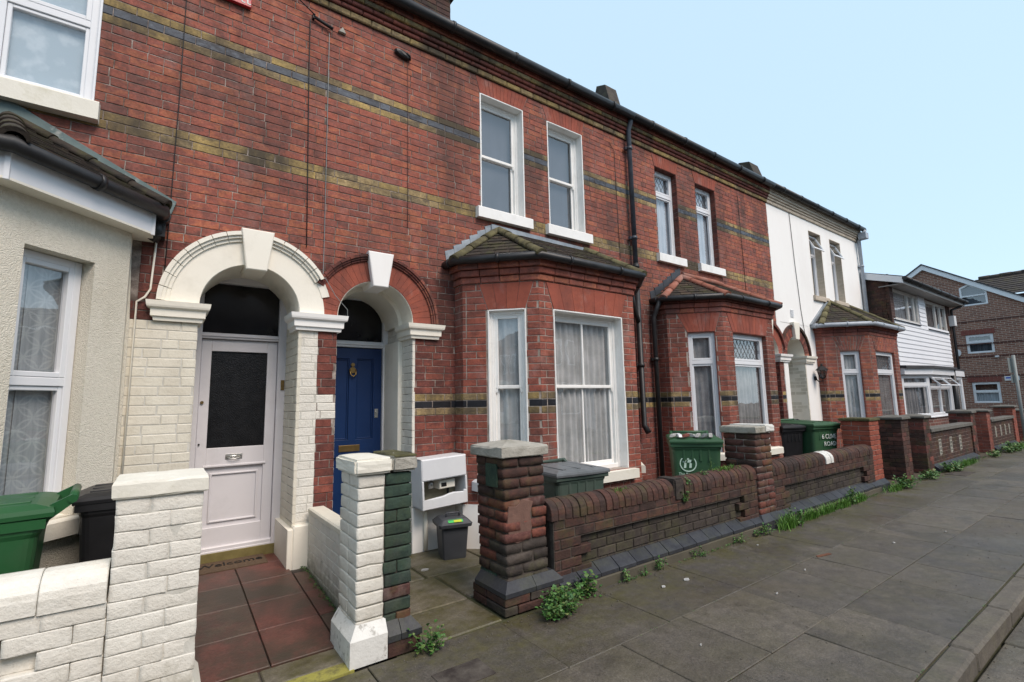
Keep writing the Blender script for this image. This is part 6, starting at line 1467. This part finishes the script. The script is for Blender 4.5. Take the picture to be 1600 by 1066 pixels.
# ================================================================ WEEDS AND LITTER
def leaf(mb, c, n, s, up):
    """one lobed leaf of two bent halves"""
    a = random.uniform(0, 2*math.pi); el = random.uniform(.1, 1.1); d = Vector((math.cos(a)*math.cos(el), math.sin(a)*math.cos(el), math.sin(el)*up)); side = d.cross(Vector((0, 0, 1))); 
    if side.length < .01: side = Vector((1, 0, 0))
    side.normalize(); nrm = side.cross(d).normalized(); c = Vector(c); w = s*random.uniform(.35, .55)
    tip = c+d*s-nrm*s*.15; mid = c+d*s*.5
    mb.poly3([c, mid+side*w+nrm*s*.1, c+d*s*.82+side*w*.55, tip, c+d*s*.82-side*w*.55, mid-side*w+nrm*s*.1])
def weed(label, x, y, z, rx, ry, h, n, s, name='weed', wallside=True):
    mb = MB(); st = MB(); rr = random.Random(int(x*1000+n))
    nst = max(3, n//14)
    for _ in range(nst):
        a, q = random.uniform(0, 2*math.pi), random.random()**.6; bx, by = x+rx*.5*q*math.cos(a), y+ry*.5*q*math.sin(a); tx_, ty_ = x+rx*q*math.cos(a), y+ry*q*math.sin(a); hh = h*random.uniform(.45, 1)*(1-.35*q)
        pts = [(bx, by, z-.01), ((bx+tx_)/2, (by+ty_)/2, z+hh*.6), (tx_, ty_, z+hh)]; st.tube(pts, .0022, 4)
        for k in range(n//nst):
            u = random.uniform(.15, 1); p = Vector(pts[0]).lerp(Vector(pts[2]), u); p += Vector((random.gauss(0, s*.7), random.gauss(0, s*.7), random.gauss(0, s*.3))); p.z = max(p.z, z+.004)
            leaf(mb, p, None, s*random.uniform(.6, 1.25), 1)
    t = thing(name, label, 'plant', (x, y, z), group='weeds growing along the foot of the walls')
    mb.build('leaves', 'weed leaf', t, recalc=False); st.build('stems', 'stem', t); return t
def tuft(label, x, y, z, rx, ry, h, n):
    mb = MB()
    for _ in range(n):
        bx, by = x+random.gauss(0, rx*.45), y+random.gauss(0, ry*.45); a = random.uniform(0, 2*math.pi); hh = h*random.uniform(.4, 1.1); ln = random.uniform(.2, .8)*hh; w = random.uniform(.0025, .0045)
        d = Vector((math.cos(a), math.sin(a), 0)); s_ = Vector((-d.y, d.x, 0))*w; p0 = Vector((bx, by, z-.005)); p1 = p0+d*ln*.35+Vector((0, 0, hh*.65)); p2 = p0+d*ln+Vector((0, 0, hh))
        mb.poly3([p0-s_, p0+s_, p1+s_*.8, p1-s_*.8]); mb.poly3([p1-s_*.8, p1+s_*.8, p2])
    t = thing('grass_tuft', label, 'grass', (x, y, z), group='grass tufts along the foot of the walls'); mb.build('blades', 'grass blade', t, recalc=False)['kind'] = 'stuff'; return t
weed('big leafy weed sprawling in front of the crumbling brown pier', 2.36, 2.76, 0, .24, .12, .22, 640, .030)
weed('leafy weed growing beside the big one against the long wall', 2.74, 2.87, 0, .14, .06, .20, 150, .034)
weed('small weed at the foot of the half-green pier', 1.42, 2.88, 0, .13, .07, .17, 150, .028)
for i, (x, n, lab) in enumerate(((3.22, 40, 'small weed near the left of the long low wall'), (3.45, 26, 'tiny weed against the footing of the long low wall'), (3.66, 60, 'weed with upright stems at the middle of the long low wall'), (4.25, 55, 'low weed below the mortar lump of the long wall'), (4.95, 60, 'weed near the right end of the long low wall'), (5.3, 50, 'weed close to the foot of the mottled pier'))):
    weed(lab, x, 2.885, 0, .10, .035, .10+.03*(i % 3), n, .022)
weed('reddish-green weed left of the mottled pier foot', 5.48, 2.86, 0, .14, .05, .15, 80, .026)
tuft('bright grass tuft in front of the mottled pier', 5.95, 2.84, 0, .22, .06, .17, 260); weed('leafy weed in the grass beside the mottled pier', 6.12, 2.85, 0, .14, .06, .28, 110, .035)
for i, (x, lab) in enumerate(((6.6, 'grass strip right after the mottled pier'), (7.05, 'second grass strip under the wall with the white patch'), (7.55, 'grass strip below the white coping patch'), (8.1, 'last grass strip before the orange pier'))): tuft(lab, x, 2.87, 0, .26, .04, .13, 240)
weed('tall weed under the right half of the wall with the white patch', 7.85, 2.86, 0, .16, .06, .30, 110, .035)
weed('dense rosette weed at the foot of the orange-red pier', 9.78, 2.82, 0, .30, .12, .24, 260, .045)
tuft('grass around the rosette weed by the orange pier', 9.4, 2.84, 0, .3, .08, .12, 200)
weed('spreading weed at the foot of the dark sooty pier', 11.1, 2.82, 0, .40, .12, .20, 220, .045)
weed('bushy weed in front of the pier left of the vent-block wall', 12.5, 2.80, 0, .40, .14, .22, 260, .05)
tuft('grass strip under the vent-block wall', 13.7, 2.85, 0, .9, .07, .14, 380); weed('weed under the vent-block wall', 13.1, 2.85, 0, .4, .08, .16, 130, .045)
weed('weed at the foot of the pier right of the vent-block wall', 15.95, 2.80, 0, .35, .12, .18, 140, .05)
weed('large weed patch by the light-jointed pier', 17.5, 2.75, 0, .7, .2, .26, 320, .06); tuft('long grass verge beyond the light-jointed pier', 18.8, 2.75, 0, 1.3, .16, .16, 600)
weed('weed patch near the far end of the pavement', 20.6, 2.75, 0, .7, .2, .22, 220, .06)
weed('feathery weed on top of the long wall beside the mortar lump', 4.30, 3.02, .64, .07, .05, .10, 70, .020); weed('weed hanging below the mortar lump on the long wall', 4.20, 2.965, .50, .06, .03, .12, 90, .022)
weed('small weed on the coping near the middle of the long wall', 4.62, 3.04, .70, .05, .05, .06, 40, .018); tuft('mossy grass on the coping right of the mortar lump', 5.1, 3.08, .70, .25, .05, .06, 200)
tuft('tiny grass on the coping of the long wall near its left end', 3.35, 3.05, .70, .10, .05, .04, 60); weed('wisp of weed in front of the bin with the round emblem', 5.02, 3.2, .6, .05, .04, .26, 40, .018)
for i, (x, y, a, lab) in enumerate(((2.02, 4.2, .06, 'white paper scrap on the garden concrete'), (3.35, 2.62, .035, 'white scrap on the pavement left'), (3.62, 2.60, .05, 'flattened pale wrapper on the pavement'), (3.9, 2.0, .02, 'small white speck of litter mid pavement'), (4.6, 2.1, .018, 'white speck of litter by the slab joint'), (6.1, 1.9, .025, 'white pebble of litter further along'), (7.0, 1.7, .025, 'pale litter near the kerb side slabs'), (2.75, 1.9, .012, 'tiny shell of litter in the foreground'), (5.0, 2.72, .02, 'white crumb near the wall foot'), (4.62, .66, .02, 'white cube of litter in the gutter'))):
    mb = MB(); n = 6; pts = [(x+.75*a*random.uniform(.6, 1)*math.cos(2*math.pi*k/n), y+a*.45*random.uniform(.6, 1)*math.sin(2*math.pi*k/n)) for k in range(n)]; zb = -.10 if y < .9 else .004
    mb.loft([[(p[0], p[1], zb) for p in pts], [(p[0], p[1], zb+.006+random.uniform(0, .006)) for p in pts]]); tag(mb.build('litter', 'paper'), lab, 'litter', 'litter scraps')
mb = MB(); mb.loft([[(5.05, 2.18, .003), (5.25, 2.14, .003), (5.26, 2.17, .003), (5.08, 2.21, .003)], [(5.05, 2.18, .008), (5.25, 2.14, .008), (5.26, 2.17, .008), (5.08, 2.21, .008)]]); tag(mb.build('fallen_leaf', 'dead leaf'), 'red-brown dead leaf flat on the pavement', 'leaf')
# pebbles and crumbs that nobody could count
mb = MB()
for _ in range(1400):
    x, y = random.uniform(.8, 12), random.choice([random.uniform(1.0, 2.9), 2.9-abs(random.gauss(0, .08)), random.uniform(.45, .88)]); z = -.10 if y < .88 else .003; s = random.uniform(.002, .006)*(1 if y < .88 else .8)
    mb.loft([[(x-s, y-s, z), (x+s, y-s, z), (x+s, y+s, z), (x-s, y+s, z)], [(x-s*.5, y-s*.6, z+s), (x+s*.6, y-s*.4, z+s), (x+s*.5, y+s*.5, z+s), (x-s*.5, y+s*.5, z+s)]])
o = mb.build('grit', 'kerb stone'); o['kind'] = 'stuff'; o['label'] = 'grit and crumbs scattered over the pavement'; o['category'] = 'grit'

mb = MB(); rr = random.Random(9)
def sprig(x, y, z, h):
    for _ in range(rr.randint(2, 5)):
        a = rr.uniform(0, 6.28); w = h*.35; d = Vector((math.cos(a), math.sin(a), 0)); s_ = Vector((-d.y, d.x, 0))*w*.5; p = Vector((x, y, z)); m_ = p+d*h*.5+Vector((0, 0, h*rr.uniform(.3, 1)))
        mb.poly3([p, m_-s_, m_+d*h*.5+Vector((0, 0, h*.1)), m_+s_])
for _ in range(2600):
    k = rr.random()
    if k < .55: x = rr.uniform(2.5, 20); y = 2.915-abs(rr.gauss(0, .018)); h = rr.uniform(.006, .022)
    elif k < .68: x = rr.uniform(2.0, 14); y = rr.choice([1.60, 2.22])+rr.gauss(0, .004); h = rr.uniform(.003, .008)
    elif k < .82: x = rr.uniform(2.5, 14); y = 1.006+rr.gauss(0, .003); h = rr.uniform(.004, .010)
    else: x = 1.1+rr.gauss(0, .02); y = rr.uniform(3.3, 4.7); h = rr.uniform(.005, .018)
    if math.sin(x*3.1)+math.sin(x*7.7+1) > -.4: sprig(x, y, 0 if y < 3.2 else zp(y), h)
o = mb.build('moss_sprigs', 'weed leaf', recalc=False); o['kind'] = 'stuff'; o['label'] = 'tiny moss sprigs in the paving joints and along the wall foot'; o['category'] = 'moss'

# ================================================================ THE OTHER SIDE OF THE STREET (seen in the window glass)
op = thing('opposite_terrace', 'brick terrace across the street, mirrored darkly in the window panes', 'building', (6, -10, 0))
MB().wbox(-22, 34, -16, -11, 0, 5.2).build('walls', 'porch brick', op)
mb = MB(); mb.loft([[(x, -10.75, 5.1), (x, -13.6, 6.9), (x, -16.3, 5.1)] for x in (-22.2, 34.2)]); mb.build('roof', 'roof slate', op)
for k in range(12):
    x = -21+k*4.6
    MB().wbox(x+.4, x+2.2, -11, -10.3, 0, 2.8).build('bay', 'sill stone' if k % 3 == 0 else 'porch brick', op)
    for (a, b, c, d, y) in ((x+.6, x+2.0, .8, 2.4, -10.29), (x+.7, x+1.3, 3.4, 4.7, -10.99), (x+1.7, x+2.3, 3.4, 4.7, -10.99)):
        w_ = MB().wbox(a, b, y-.02, y+.03, c, d).build('window', 'upvc', op); MB().wbox(a+.08, b-.08, y+.0, y+.034, c+.08, d-.08).build('pane', 'far glass', w_)
    MB().wbox(x+2.9, x+3.7, -11, -10.95, 0, 2.4).build('door', 'door blue' if k % 2 else 'door white', op)
    MB().wbox(x+4.3, x+4.9, -14, -13.2, 6.5, 7.8).build('chimney', 'porch brick', op)
struct(MB().wbox(-22, 34, -11, -9, -.3, 0).build('pavement', 'concrete'))
